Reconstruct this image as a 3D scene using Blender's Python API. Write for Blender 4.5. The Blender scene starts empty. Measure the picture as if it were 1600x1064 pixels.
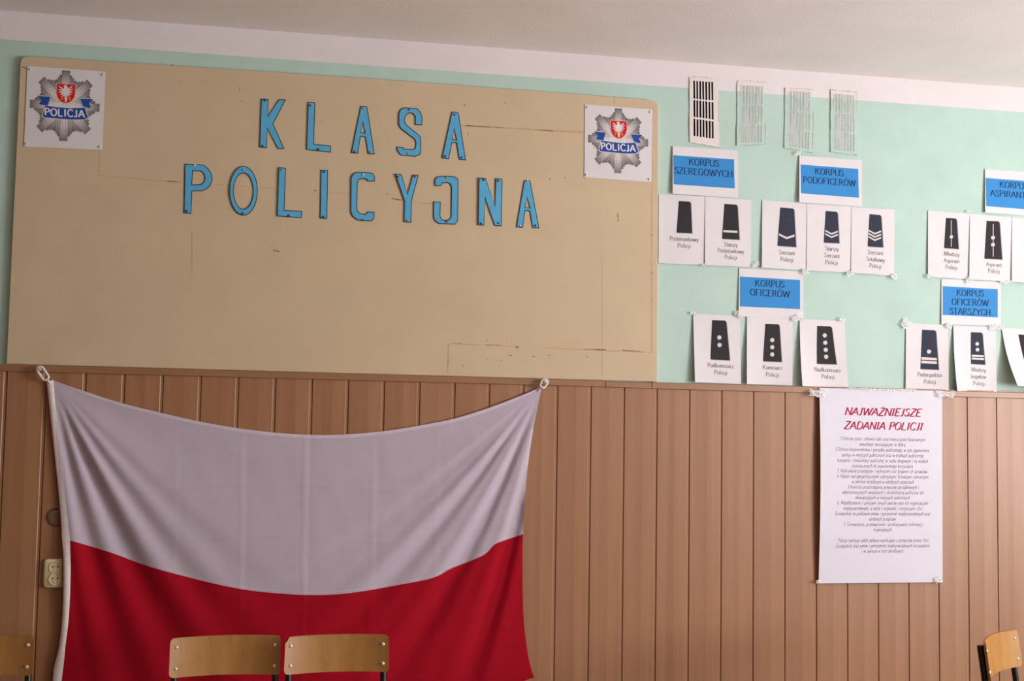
import bpy, bmesh, math, random
from mathutils import Vector, Matrix
from mathutils.geometry import tessellate_polygon
random.seed(7)
S = bpy.context.scene
COL = S.collection

# ------------------------------------------------------------------ camera, light, exposure
YAW, PITCH, ROLL, FPX, CAMD, CAMX, CAMH = 0.18949, 0.06649, 0.01611, 1859.55, 4.7654, 1.0216, 1.545
_cf = Vector((math.sin(YAW)*math.cos(PITCH), math.cos(YAW)*math.cos(PITCH), math.sin(PITCH)))
_r0 = Vector((math.cos(YAW), -math.sin(YAW), 0)); _u0 = _r0.cross(_cf)
_cr = math.cos(ROLL)*_r0 + math.sin(ROLL)*_u0; _cu = -math.sin(ROLL)*_r0 + math.cos(ROLL)*_u0
_co = Vector((CAMX, -CAMD, CAMH))
cd = bpy.data.cameras.new('camera'); cam = bpy.data.objects.new('camera', cd); COL.objects.link(cam)
cam.matrix_world = Matrix(((_cr.x, _cu.x, -_cf.x, _co.x), (_cr.y, _cu.y, -_cf.y, _co.y), (_cr.z, _cu.z, -_cf.z, _co.z), (0, 0, 0, 1)))
cd.sensor_width = 36; cd.sensor_fit = 'HORIZONTAL'; cd.lens = FPX*36/1600; cd.clip_start = .05
S.camera = cam

w = bpy.data.worlds.new('sky'); S.world = w; w.use_nodes = True
w.node_tree.nodes['Background'].inputs[0].default_value = (.75, .85, 1, 1)
w.node_tree.nodes['Background'].inputs[1].default_value = 1.0

RX0, RX1, RY1, RZ1 = -4.4, 6.4, -9.8, 3.08          # the room: left, right, front, ceiling
WIN = [(-4.1, -2.1), (-6.8, -4.8), (-9.5, -7.5)]     # windows in the right wall (y range)
WZ0, WZ1 = 0.95, 2.75
for i, (a, b) in enumerate(WIN):
    ld = bpy.data.lights.new('window_daylight', 'AREA'); ld.shape = 'RECTANGLE'
    ld.size = b-a; ld.size_y = WZ1-WZ0; ld.energy = [288, 50, 25][i]; ld.color = (1, .975, 1)
    lo = bpy.data.objects.new('window_daylight', ld); COL.objects.link(lo)
    lo.location = (RX1+.24, (a+b)/2, (WZ0+WZ1)/2)
    lo.rotation_euler = (math.radians(112), 0, math.radians(90))   # daylight and light off the bright ground

S.view_settings.view_transform = 'Standard'; S.view_settings.look = 'None'
S.view_settings.gamma = 1; S.view_settings.use_curve_mapping = False
S.view_settings.exposure = 0.29

# ------------------------------------------------------------------ helpers
def at(x, y, Y=0.0):
    """photo pixel -> point on the plane at depth Y"""
    d = _cr*((x-800)/FPX) - _cu*((y-532)/FPX) + _cf
    return _co + d*((Y+CAMD)/d.y)

def lin(c):
    return tuple((v/255/12.92 if v/255 <= .04045 else ((v/255+.055)/1.055)**2.4) for v in c)

class NT:
    def __init__(s, m): s.t = m.node_tree; s.n = s.t.nodes; s.l = s.t.links
    def add(s, k, **kw):
        n = s.n.new(k)
        for a, b in kw.items(): setattr(n, a, b)
        return n

def mat(name, rgb, rough=.8, var=.06, scale=8, bump=0, bscale=200, spec=.3, metal=0, stretch=(1, 1, 1)):
    m = bpy.data.materials.new(name); m.use_nodes = True; t = NT(m); b = t.n['Principled BSDF']
    b.inputs['Roughness'].default_value = rough; b.inputs['Metallic'].default_value = metal
    b.inputs['Specular IOR Level'].default_value = spec
    c = lin(rgb); tc = t.add('ShaderNodeTexCoord'); mp = t.add('ShaderNodeMapping')
    mp.inputs['Scale'].default_value = stretch
    t.l.new(tc.outputs['Object'], mp.inputs[0])
    if var:
        n = t.add('ShaderNodeTexNoise'); n.inputs['Scale'].default_value = scale; n.inputs['Detail'].default_value = 5
        t.l.new(mp.outputs[0], n.inputs['Vector'])
        r = t.add('ShaderNodeValToRGB')
        r.color_ramp.elements[0].position = .3; r.color_ramp.elements[1].position = .7
        r.color_ramp.elements[0].color = (*[v*(1-var) for v in c], 1); r.color_ramp.elements[1].color = (*[min(1, v*(1+var)) for v in c], 1)
        t.l.new(n.outputs[0], r.inputs[0]); t.l.new(r.outputs[0], b.inputs['Base Color'])
    else:
        b.inputs['Base Color'].default_value = (*c, 1)
    if bump:
        n = t.add('ShaderNodeTexNoise'); n.inputs['Scale'].default_value = bscale; n.inputs['Detail'].default_value = 3
        t.l.new(mp.outputs[0], n.inputs['Vector'])
        bp = t.add('ShaderNodeBump'); bp.inputs['Strength'].default_value = bump; bp.inputs['Distance'].default_value = .004
        t.l.new(n.outputs[0], bp.inputs['Height']); t.l.new(bp.outputs[0], b.inputs['Normal'])
    return m

GREEN = (187, 214, 202); WHITE = (232, 224, 224)
M = dict(
    wall_white=mat('white_wall_paint', WHITE, .9, .03, 5, .15, 120),
    wall_green=mat('mint_wall_paint', GREEN, .8, .04, 6, .16, 120),
    ceiling=mat('ceiling_paint', (244, 239, 236), .95, .03, 3, .2, 90),
    board=mat('tan_fibreboard', (209, 188, 155), .65, .035, 5, .1, 60),
    stain=mat('tape_residue', (170, 140, 105), .8, .12, 60),
    stain_light=mat('faint_tape_residue', (204, 170, 128), .8, .08, 60),
    scuff=mat('dark_scuff', (146, 116, 94), .8, .2, 80),
    paper=mat('white_paper', (226, 222, 224), .85, .02, 9),
    glossy_paper=mat('poster_paper', (222, 219, 229), .7, .015, 4),
    blue=mat('blue_letter_paper', (92, 176, 218), .6, .04, 20),
    ink=mat('black_marker', (16, 24, 36), .6, .1, 60),
    hdr=mat('blue_print', (53, 140, 208), .7, .03, 15),
    hdrtext=mat('dark_blue_print', (20, 48, 82), .8, .05, 60),
    blk=mat('black_print', (44, 40, 44), .75, .1, 60),
    navy=mat('navy_print', (46, 52, 68), .75, .1, 60),
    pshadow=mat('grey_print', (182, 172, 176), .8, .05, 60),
    grey_text=mat('grey_text_print', (112, 104, 108), .8, .05, 60),
    crimson=mat('crimson_print', (172, 30, 72), .8, .05, 60),
    silver=mat('silver_print', (222, 214, 214), .8, .03, 60),
    ribbon=mat('blue_ribbon_print', (36, 78, 160), .8, .05, 30),
    red_print=mat('red_print', (214, 32, 44), .8, .04, 30),
    gold_print=mat('gold_print', (226, 170, 60), .8, .04, 30),
    white_print=mat('white_print', (238, 230, 232), .8, .02, 30),
    line_print=mat('thin_grey_print', (140, 132, 132), .8, .05, 60),
    steel=mat('steel', (222, 219, 216), .3, .05, 40, metal=.45, spec=.6),
    tube=mat('black_tube_paint', (28, 26, 27), .3, .1, 40, spec=.5),
    rubber=mat('black_rubber', (20, 20, 20), .7, .1, 40),
    ply_edge=mat('plywood_edge', (160, 112, 60), .6, .25, 30, stretch=(1, 1, 30)),
    ivory=mat('ivory_plastic', (222, 205, 160), .35, .02, 20, spec=.5),
    hole=mat('dark_hole', (22, 20, 20), .9, .1, 50),
    hookp=mat('white_plastic', (232, 222, 220), .4, .02, 30, spec=.5),
    trim=mat('painted_rail', (152, 106, 70), .48, .06, 3, .05, 30, .9, stretch=(1, 20, 20)),
    cap=mat('brown_plastic', (122, 92, 72), .5, .08, 30),
    floor=mat('brown_linoleum', (136, 94, 62), .45, .12, 6, .05, 40),
    frame=mat('white_window_paint', (235, 232, 228), .4, .02, 10),
    grille=mat('white_grille_plastic', (232, 222, 220), .5, .03, 20),
    grille_grey=mat('painted_over_slot', (184, 187, 185), .8, .05, 60),
    red_cloth=mat('red_cloth', (165, 8, 32), .85, .05, 40, .12, 900, spec=.15),
    white_cloth=mat('white_cloth', (193, 180, 193), .9, .02, 40, .12, 900, spec=.15),
    hem_cloth=mat('doubled_white_cloth', (212, 198, 211), .9, .02, 40, .12, 900, spec=.15),
    sleeve=mat('white_tape_cloth', (224, 214, 208), .9, .05, 60, .15, 700, spec=.1),
)
for k, c in dict(pin_blue=(30, 66, 120), pin_green=(24, 74, 74), pin_magenta=(150, 40, 92), pin_gold=(190, 160, 84), pin_red=(160, 36, 60), pin_white=(215, 215, 215), pin_teal=(24, 88, 104)).items():
    M[k] = mat('plastic_'+k, c, .3, .03, 40, spec=.5)

def wood(name, base, dark, light, pitch=None, off=0, rough=.45, along='z', amp=1):
    """laminated wood: fine grain along one axis, with a broad band in every plank"""
    m = bpy.data.materials.new(name); m.use_nodes = True; t = NT(m); b = t.n['Principled BSDF']
    b.inputs['Roughness'].default_value = rough; b.inputs['Specular IOR Level'].default_value = .3
    g = t.add('ShaderNodeNewGeometry') if pitch else t.add('ShaderNodeTexCoord')
    src = g.outputs['Position'] if pitch else g.outputs['Object']
    mp = t.add('ShaderNodeMapping'); mp.inputs['Scale'].default_value = (1, 1, .02) if along == 'z' else (.02, 1, 1)
    t.l.new(src, mp.inputs[0])
    n1 = t.add('ShaderNodeTexNoise'); n1.inputs['Scale'].default_value = 26; n1.inputs['Detail'].default_value = 2
    n2 = t.add('ShaderNodeTexNoise'); n2.inputs['Scale'].default_value = 220; n2.inputs['Detail'].default_value = 4
    for n in (n1, n2): t.l.new(mp.outputs[0], n.inputs['Vector'])
    def math_(op, a, bb):
        k = t.add('ShaderNodeMath', operation=op)
        for i, v in enumerate((a, bb)):
            if hasattr(v, 'is_linked') or hasattr(v, 'links'): t.l.new(v, k.inputs[i])
            else: k.inputs[i].default_value = v
        return k.outputs[0]
    f = math_('ADD', math_('MULTIPLY', n1.outputs[0], .55), math_('MULTIPLY', n2.outputs[0], .45))
    if pitch:
        sx = t.add('ShaderNodeSeparateXYZ'); t.l.new(src, sx.inputs[0])
        ph = math_('FRACT', math_('DIVIDE', math_('SUBTRACT', sx.outputs[0], off), pitch), 0)
        cr = t.add('ShaderNodeValToRGB'); e = cr.color_ramp.elements
        e[0].position = 0; e[0].color = (.48, .48, .48, 1); e[1].position = 1; e[1].color = (.52, .52, .52, 1)
        for p, v in ((.25, .5), (.5, .36), (.535, .40), (.56, .60), (.72, .63), (.86, .55)):
            k = e.new(p); k.color = (v, v, v, 1)
        t.l.new(ph, cr.inputs[0])
        f = math_('ADD', math_('MULTIPLY', f, .55), math_('MULTIPLY', cr.outputs[0], .45))
    r = t.add('ShaderNodeValToRGB'); e = r.color_ramp.elements
    e[0].position = .34; e[0].color = (*lin(dark), 1); e[1].position = .66; e[1].color = (*lin(light), 1)
    k = e.new(.5); k.color = (*lin(base), 1)
    t.l.new(f, r.inputs[0]); t.l.new(r.outputs[0], b.inputs['Base Color'])
    return m

PITCH_P = .142; POFF = CAMX - CAMX*(4.745/4.7654)
M['panel'] = wood('laminated_panelling', (159, 112, 76), (147, 99, 63), (171, 125, 88), PITCH_P*4.745/4.7654, POFF, .48)
M['panel'].node_tree.nodes['Principled BSDF'].inputs['Specular IOR Level'].default_value = .72
M['ply'] = wood('varnished_plywood', (172, 122, 62), (162, 111, 53), (181, 131, 70), rough=.34)
M['ply'].node_tree.nodes['Principled BSDF'].inputs['Specular IOR Level'].default_value = .85

def print_mat():
    m = bpy.data.materials.new('printed_metal_star'); m.use_nodes = True; t = NT(m); b = t.n['Principled BSDF']
    a = t.add('ShaderNodeAttribute'); a.attribute_name = 'tone'
    t.l.new(a.outputs['Color'], b.inputs['Base Color']); b.inputs['Roughness'].default_value = .8
    b.inputs['Specular IOR Level'].default_value = .2
    return m
M['star'] = print_mat()

def clear_mat(name, rgb, tr, rough=.15, bump=.5, bscale=90, stretch=(1, 1, 1)):
    m = bpy.data.materials.new(name); m.use_nodes = True; t = NT(m)
    t.n.remove(t.n['Principled BSDF']); out = t.n['Material Output']
    d = t.add('ShaderNodeBsdfPrincipled'); d.inputs['Base Color'].default_value = (*lin(rgb), 1)
    d.inputs['Roughness'].default_value = rough; d.inputs['Specular IOR Level'].default_value = .8
    tc = t.add('ShaderNodeTexCoord'); n = t.add('ShaderNodeTexNoise'); n.inputs['Scale'].default_value = bscale
    mp = t.add('ShaderNodeMapping'); mp.inputs['Scale'].default_value = stretch
    t.l.new(tc.outputs['Object'], mp.inputs[0]); t.l.new(mp.outputs[0], n.inputs['Vector'])
    bp = t.add('ShaderNodeBump'); bp.inputs['Strength'].default_value = bump; bp.inputs['Distance'].default_value = .01
    t.l.new(n.outputs[0], bp.inputs['Height']); t.l.new(bp.outputs[0], d.inputs['Normal'])
    p = t.add('ShaderNodeBsdfTransparent'); mx = t.add('ShaderNodeMixShader')
    cr = t.add('ShaderNodeValToRGB'); cr.color_ramp.elements[0].position = .4; cr.color_ramp.elements[1].position = .62
    cr.color_ramp.elements[0].color = (max(0, tr-.28),)*3+(1,); cr.color_ramp.elements[1].color = (min(1, tr+.25),)*3+(1,)
    t.l.new(n.outputs[0], cr.inputs[0]); t.l.new(cr.outputs[0], mx.inputs[0])
    t.l.new(d.outputs[0], mx.inputs[1]); t.l.new(p.outputs[0], mx.inputs[2]); t.l.new(mx.outputs[0], out.inputs[0])
    return m
M['tape'] = clear_mat('clear_tape', (255, 255, 255), .38, .12, 1, 150)  # white mixed into the clear tape paints its glints
M['film'] = clear_mat('wrinkled_film', (222, 226, 222), .72, .4, .25, 45, (1, 1, .12))
def glass_mat():
    m = bpy.data.materials.new('window_glass'); m.use_nodes = True; t = NT(m); out = t.n['Material Output']
    t.n.remove(t.n['Principled BSDF'])
    g = t.add('ShaderNodeBsdfGlossy'); g.inputs['Roughness'].default_value = .02
    p = t.add('ShaderNodeBsdfTransparent'); mx = t.add('ShaderNodeMixShader'); mx.inputs[0].default_value = .94
    t.l.new(g.outputs[0], mx.inputs[1]); t.l.new(p.outputs[0], mx.inputs[2]); t.l.new(mx.outputs[0], out.inputs[0])
    return m
M['glass'] = glass_mat()

def tag(o, label=None, cat=None, group=None, kind=None):
    for k, v in (('label', label), ('category', cat), ('group', group), ('kind', kind)):
        if v: o[k] = v
    return o
def wloc(o):
    p = Vector((0, 0, 0))
    while o: p += Vector(o.location); o = o.parent
    return p
def empty(name, loc, label, cat, group=None, rz=0):
    o = bpy.data.objects.new(name, None); COL.objects.link(o); o.location = loc; o.rotation_euler.z = rz
    o.empty_display_size = .05
    return tag(o, label, cat, group)

class MB:
    def __init__(s): s.v = []; s.f = []; s.mi = []; s.tone = []
    def add(s, verts, faces, mi=0, tone=None):
        b = len(s.v); s.v += [Vector(p) for p in verts]
        for f in faces: s.f.append([b+i for i in f]); s.mi.append(mi)
        s.tone += (tone if isinstance(tone, list) else [tone or 1]*len(verts))
        return s
    def box(s, a, b, mi=0):
        (x0, y0, z0), (x1, y1, z1) = a, b
        return s.add([(x0, y0, z0), (x1, y0, z0), (x1, y1, z0), (x0, y1, z0), (x0, y0, z1), (x1, y0, z1), (x1, y1, z1), (x0, y1, z1)],
                     [(3, 2, 1, 0), (4, 5, 6, 7), (0, 1, 5, 4), (1, 2, 6, 5), (2, 3, 7, 6), (3, 0, 4, 7)], mi)
    def tube(s, pts, r, n=12, mi=0, cap=True, closed=False):
        pts = [Vector(p) for p in pts]; N = len(pts); rings = []; up = None
        for i in range(N):
            if closed: t = (pts[(i+1) % N]-pts[i-1]).normalized()
            else: t = (pts[min(i+1, N-1)]-pts[max(i-1, 0)]).normalized()
            if up is None:
                up = Vector((0, 0, 1)) if abs(t.z) < .9 else Vector((0, 1, 0))
            a = (up - t*up.dot(t)).normalized(); c = t.cross(a); up = a
            rr = r[i] if isinstance(r, (list, tuple)) else r
            rings.append([pts[i]+(a*math.cos(2*math.pi*k/n)+c*math.sin(2*math.pi*k/n))*rr for k in range(n)])
        V = [p for R in rings for p in R]; F = []
        for i in range(N if closed else N-1):
            j = (i+1) % N
            for k in range(n): F.append((i*n+k, i*n+(k+1) % n, j*n+(k+1) % n, j*n+k))
        if cap and not closed:
            F.append(tuple(reversed(range(n)))); F.append(tuple((N-1)*n+k for k in range(n)))
        return s.add(V, F, mi)
    def grid(s, fn, nu, nv, mi=0, us=None, vs=None):
        us = us or [i/nu for i in range(nu+1)]; vs = vs or [j/nv for j in range(nv+1)]
        V = [fn(u, v) for v in vs for u in us]; n = len(us)
        F = [(j*n+i, (j+1)*n+i, (j+1)*n+i+1, j*n+i+1) for j in range(len(vs)-1) for i in range(n-1)]
        return s.add(V, F, mi)
    def slab(s, fn, nu, nv, t, mi=0):
        """front grid plus back grid t nearer the wall, closed round the rim"""
        us = [i/nu for i in range(nu+1)]; vs = [j/nv for j in range(nv+1)]; n = nu+1; K = n*(nv+1)
        Fr = [Vector(fn(u, v)) for v in vs for u in us]; Bk = [p+Vector((0, t, 0)) for p in Fr]
        F = [(j*n+i, (j+1)*n+i, (j+1)*n+i+1, j*n+i+1) for j in range(nv) for i in range(nu)]
        F += [tuple(K+k for k in reversed(f)) for f in F[:]]
        rim = [i for i in range(n)] + [j*n+nu for j in range(1, nv+1)] + [nv*n+i for i in range(nu-1, -1, -1)] + [j*n for j in range(nv-1, 0, -1)]
        for a, b in zip(rim, rim[1:]+rim[:1]): F.append((a, b, K+b, K+a))
        return s.add(Fr+Bk, F, mi)
    def lathe(s, prof, n=16, o=(0, 0, 0), ax=(0, -1, 0), mi=0):
        """profile of (radius, height) revolved round ax from o"""
        ax = Vector(ax).normalized(); a = ax.orthogonal().normalized(); c = ax.cross(a); o = Vector(o)
        V = [o+ax*h+(a*math.cos(2*math.pi*k/n)+c*math.sin(2*math.pi*k/n))*r for r, h in prof for k in range(n)]
        F = [(i*n+k, i*n+(k+1) % n, (i+1)*n+(k+1) % n, (i+1)*n+k) for i in range(len(prof)-1) for k in range(n)]
        F.append(tuple(reversed(range(n)))); F.append(tuple((len(prof)-1)*n+k for k in range(n)))
        return s.add(V, F, mi)
    def build(s, name, mats, parent=None, smooth=False, origin=None, sharp=40):
        mats = mats if isinstance(mats, (list, tuple)) else [mats]
        if parent is not None: org = wloc(parent)
        elif origin is not None: org = Vector(origin)
        else:
            xs = [p.x for p in s.v]; ys = [p.y for p in s.v]; zs = [p.z for p in s.v]
            org = Vector(((min(xs)+max(xs))/2, (min(ys)+max(ys))/2, min(zs)))
        me = bpy.data.meshes.new(name); me.from_pydata([tuple(p-org) for p in s.v], [], s.f)
        for k in mats: me.materials.append(M[k] if isinstance(k, str) else k)
        for p, i in zip(me.polygons, s.mi): p.material_index = i
        if smooth:
            for p in me.polygons: p.use_smooth = True
            try: me.set_sharp_from_angle(angle=math.radians(sharp))
            except Exception: pass
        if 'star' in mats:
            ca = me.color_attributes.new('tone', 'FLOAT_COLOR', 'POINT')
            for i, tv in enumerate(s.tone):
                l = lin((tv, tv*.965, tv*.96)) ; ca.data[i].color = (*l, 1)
        me.update(); o = bpy.data.objects.new(name, me); COL.objects.link(o)
        if parent is not None: o.parent = parent
        else: o.location = org
        return o

def fix_normals(o):
    bm = bmesh.new(); bm.from_mesh(o.data); bmesh.ops.recalc_face_normals(bm, faces=bm.faces); bm.to_mesh(o.data); bm.free(); return o

def catmull(P, k=6, closed=False):
    P = [tuple(p) for p in P]; n = len(P); out = []
    rng = range(n) if closed else range(n-1)
    for i in rng:
        if closed: p0, p1, p2, p3 = P[i-1], P[i], P[(i+1) % n], P[(i+2) % n]
        else: p0, p1, p2, p3 = P[max(i-1, 0)], P[i], P[i+1], P[min(i+2, n-1)]
        for j in range(k):
            t = j/k; out.append(tuple(.5*(2*b+(c-a)*t+(2*a-5*b+4*c-d)*t*t+(3*b-a-3*c+d)*t**3) for a, b, c, d in zip(p0, p1, p2, p3)))
    if not closed: out.append(P[-1])
    return out
def poly_at(P, t):
    """point at fraction t of a polyline (by length)"""
    L = [0]
    for a, b in zip(P, P[1:]): L.append(L[-1]+math.hypot(b[0]-a[0], b[1]-a[1]))
    d = t*L[-1]
    for i in range(len(P)-1):
        if d <= L[i+1] or i == len(P)-2:
            k = (d-L[i])/max(1e-9, L[i+1]-L[i]); return (P[i][0]+(P[i+1][0]-P[i][0])*k, P[i][1]+(P[i+1][1]-P[i][1])*k)
def tess(loops):
    L = [[Vector((x, y, 0)) for x, y in lp] for lp in loops]
    flat = [p for lp in loops for p in lp]
    return flat, [tuple(t) for t in tessellate_polygon(L)]

# ------------------------------------------------------------------ lettering: a pen font drawn from strokes
GL = {
'A': (70, '0,0 34,100 68,0|14,35 55,35'), 'B': (60, '9,0 9,100|~9,100 40,98 50,77 38,54 9,53|~9,53 44,51 56,28 42,3 9,0'),
'C': (68, '~62,80 50,96 35,100 14,86 5,50 14,15 35,0 52,4 63,22'), 'D': (72, '9,0 9,100|~9,100 40,97 62,76 66,50 62,24 40,3 9,0'),
'E': (60, '9,0 9,100|9,100 54,100|9,52 44,52|9,0 57,0'), 'F': (56, '9,0 9,100|9,100 54,100|9,52 44,52'),
'G': (72, '~62,82 50,96 35,100 14,86 5,50 14,15 35,0 52,4 62,12|62,2 62,42|44,44 74,44'), 'H': (74, '9,0 9,100|63,0 63,100|9,52 63,52'),
'I': (30, '14,0 14,100'), 'J': (40, '26,100 26,22|~26,22 22,5 12,0 2,8'), 'K': (72, '9,0 9,100|60,100 9,45|24,60 68,0'),
'L': (58, '9,100 9,0|9,0 56,0'), 'M': (88, '9,0 12,100|12,100 43,8|43,8 75,100|75,100 79,0'), 'N': (74, '9,0 9,100|9,100 64,0|64,0 64,100'),
'O': (74, '~36,100 14,86 5,50 14,14 36,0 58,14 67,50 58,86 36,100'), 'P': (58, '9,0 9,100|~9,100 40,99 52,76 40,51 9,49'),
'R': (66, '9,0 9,100|~9,100 40,99 50,77 38,53 9,51|32,51 64,0'), 'S': (54, '~46,82 38,96 25,100 9,90 7,74 24,58 40,46 47,28 38,6 22,0 9,6 5,22'),
'T': (62, '31,0 31,100|2,100 60,100'), 'U': (72, '9,100 9,30|~9,30 14,8 36,0 57,8 63,30|63,30 63,100'),
'W': (98, '0,100 25,0|25,0 48,95|48,95 72,0|72,0 96,100'), 'Y': (68, '2,100 34,48|66,100 34,48|34,48 34,0'), 'Z': (62, '5,100 57,100|57,100 4,0|4,0 58,0'),
'a': (46, '~8,50 14,60 24,62 36,50|36,50 36,8|~36,8 40,0 45,4|~36,36 14,30 5,14 12,1 24,2 36,14'),
'b': (50, '9,100 9,2|~9,46 20,60 32,60 45,32 34,3 20,1 9,12'), 'c': (42, '~38,48 30,60 18,60 5,32 16,2 28,1 39,13'),
'd': (50, '41,100 41,0|~41,46 30,60 18,60 5,32 16,3 30,2 41,14'), 'e': (43, '5,36 39,36|~39,36 36,54 23,62 10,54 5,32 12,6 24,0 39,12'),
'f': (32, '13,0 13,76|~13,76 18,96 30,98 36,92|2,60 28,60'), 'g': (48, '~38,46 28,61 16,60 5,34 16,6 28,4 38,16|38,60 38,-10|~38,-10 32,-28 18,-30 6,-22'),
'h': (52, '9,0 9,100|~9,44 22,60 34,60 42,44|42,44 42,0'), 'i': (26, '13,0 13,60|12,82 14,88'), 'j': (26, '14,60 14,-16|~14,-16 10,-30 -2,-26|13,82 15,88'),
'k': (50, '9,0 9,100|40,60 9,28|20,38 46,0'), 'l': (26, '13,0 13,100'), 'm': (78, '9,0 9,60|~9,44 20,60 30,60 38,46|38,46 38,0|~38,44 50,60 60,60 68,46|68,46 68,0'),
'n': (52, '9,0 9,60|~9,44 22,60 34,60 42,44|42,44 42,0'), 'o': (48, '~24,62 10,54 4,31 10,8 24,0 38,8 44,31 38,54 24,62'),
'p': (50, '9,60 9,-30|~9,46 20,60 32,60 45,32 34,3 20,1 9,12'), 'r': (36, '9,0 9,60|~9,42 18,58 28,61 33,54'),
's': (38, '~33,50 26,60 16,61 7,52 10,40 28,27 34,14 26,1 14,0 5,10'), 't': (30, '13,84 13,12|~13,12 18,0 28,6|2,60 27,60'),
'u': (52, '9,60 9,16|~9,16 16,0 28,2 42,16|42,60 42,0'), 'w': (70, '2,60 18,0|18,0 34,58|34,58 51,0|51,0 67,60'),
'y': (48, '3,60 24,0|45,60 20,-14|~20,-14 12,-30 2,-24'), 'z': (42, '5,60 37,60|37,60 4,0|4,0 38,0'),
'1': (44, '24,0 24,98|10,84 24,98'), '2': (48, '~6,76 14,96 28,98 40,82 34,58 5,0|5,0 44,0'), '3': (46, '~7,82 18,98 34,92 38,72 18,54 38,44 42,20 26,0 6,8'),
'4': (48, '32,0 32,98|32,98 3,30|3,30 46,30'), '5': (46, '40,98 12,98|12,98 10,58|~10,58 30,62 42,36 30,4 6,2'), '6': (48, '~40,96 16,76 5,34 14,4 30,0 43,24 34,50 18,54 6,36'),
'7': (46, '4,98 44,98|44,98 18,0'), '.': (22, '10,0 12,8'), ',': (22, '12,8 8,-12'), ' ': (34, ''),
}
def _ac(base, extra, dw=0): GL_ = GL[base]; return (GL_[0]+dw, GL_[1]+'|'+extra)
GL['Ó'] = _ac('O', '32,112 44,128'); GL['Ż'] = _ac('Z', '30,114 34,122'); GL['ą'] = _ac('a', '~40,0 34,-14 42,-24')
GL['ę'] = _ac('e', '~26,0 20,-14 30,-24'); GL['ó'] = _ac('o', '22,74 32,90'); GL['ś'] = _ac('s', '18,74 28,90'); GL['ń'] = _ac('n', '24,74 34,90')
GL['ż'] = _ac('z', '20,78 23,86'); GL['ź'] = _ac('z', '18,74 28,90'); GL['ł'] = _ac('l', '2,40 24,62'); GL['ć'] = _ac('c', '20,74 30,90')

def lettering(text, style):
    """-> (list of quads/strips as polygons in cap-height units, total width)"""
    thick, thin, ang, serif, slant, track = {'serif': (14, 6.5, 12, True, 0, 6), 'sans': (18, 16, 0, False, 0, 10), 'script': (10.5, 6.5, 38, False, .26, 7), 'heading': (19, 6.5, 35, True, .24, 5)}[style]
    polys = []; X = 0
    for ch in text:
        if ch not in GL: ch = ' '
        wd, st = GL[ch]
        for stroke in (st.split('|') if st else []):
            sm = stroke.startswith('~'); P = [tuple(float(k) for k in p.split(',')) for p in stroke.lstrip('~').split()]
            if sm: P = catmull(P, 3 if style == 'script' else 4)
            runs = [P] if sm else list(zip(P, P[1:]))
            for R in runs:
                L = []; Rr = []
                for i, p in enumerate(R):
                    a = R[max(i-1, 0)]; b = R[min(i+1, len(R)-1)]; dx, dy = b[0]-a[0], b[1]-a[1]; l = math.hypot(dx, dy) or 1
                    dx, dy = dx/l, dy/l
                    wv = thin+(thick-thin)*abs(math.sin(math.atan2(dy, dx)-math.radians(-ang)))
                    L.append((p[0]-dy*wv/2, p[1]+dx*wv/2)); Rr.append((p[0]+dy*wv/2, p[1]-dx*wv/2))
                for i in range(len(R)-1): polys.append([(X+q[0], q[1]) for q in (L[i], L[i+1], Rr[i+1], Rr[i])])
            if serif and not sm:
                for (p, q) in ((P[0], P[-1]), (P[-1], P[0])):
                    dx, dy = q[0]-p[0], q[1]-p[1]
                    if abs(dx) < .85*abs(dy) and abs(dy) > 25 and p[1] in (0, 60, 100, -30):
                        hw = 14 if ch.isupper() else 11
                        l, r = (hw, hw) if (p[1] in (0, -30) or ch.isupper()) else (hw, 3)
                        yy = p[1]+(3 if p[1] in (0, -30) else -3)
                        polys.append([(X+p[0]-l, yy-3), (X+p[0]+r, yy-3), (X+p[0]+r, yy+3), (X+p[0]-l, yy+3)])
        X += wd+track
    W = max(1, X-track)
    polys = [[((x+slant*y-W/2)/100, y/100) for x, y in pl] for pl in polys]
    return polys, W/100

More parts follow.
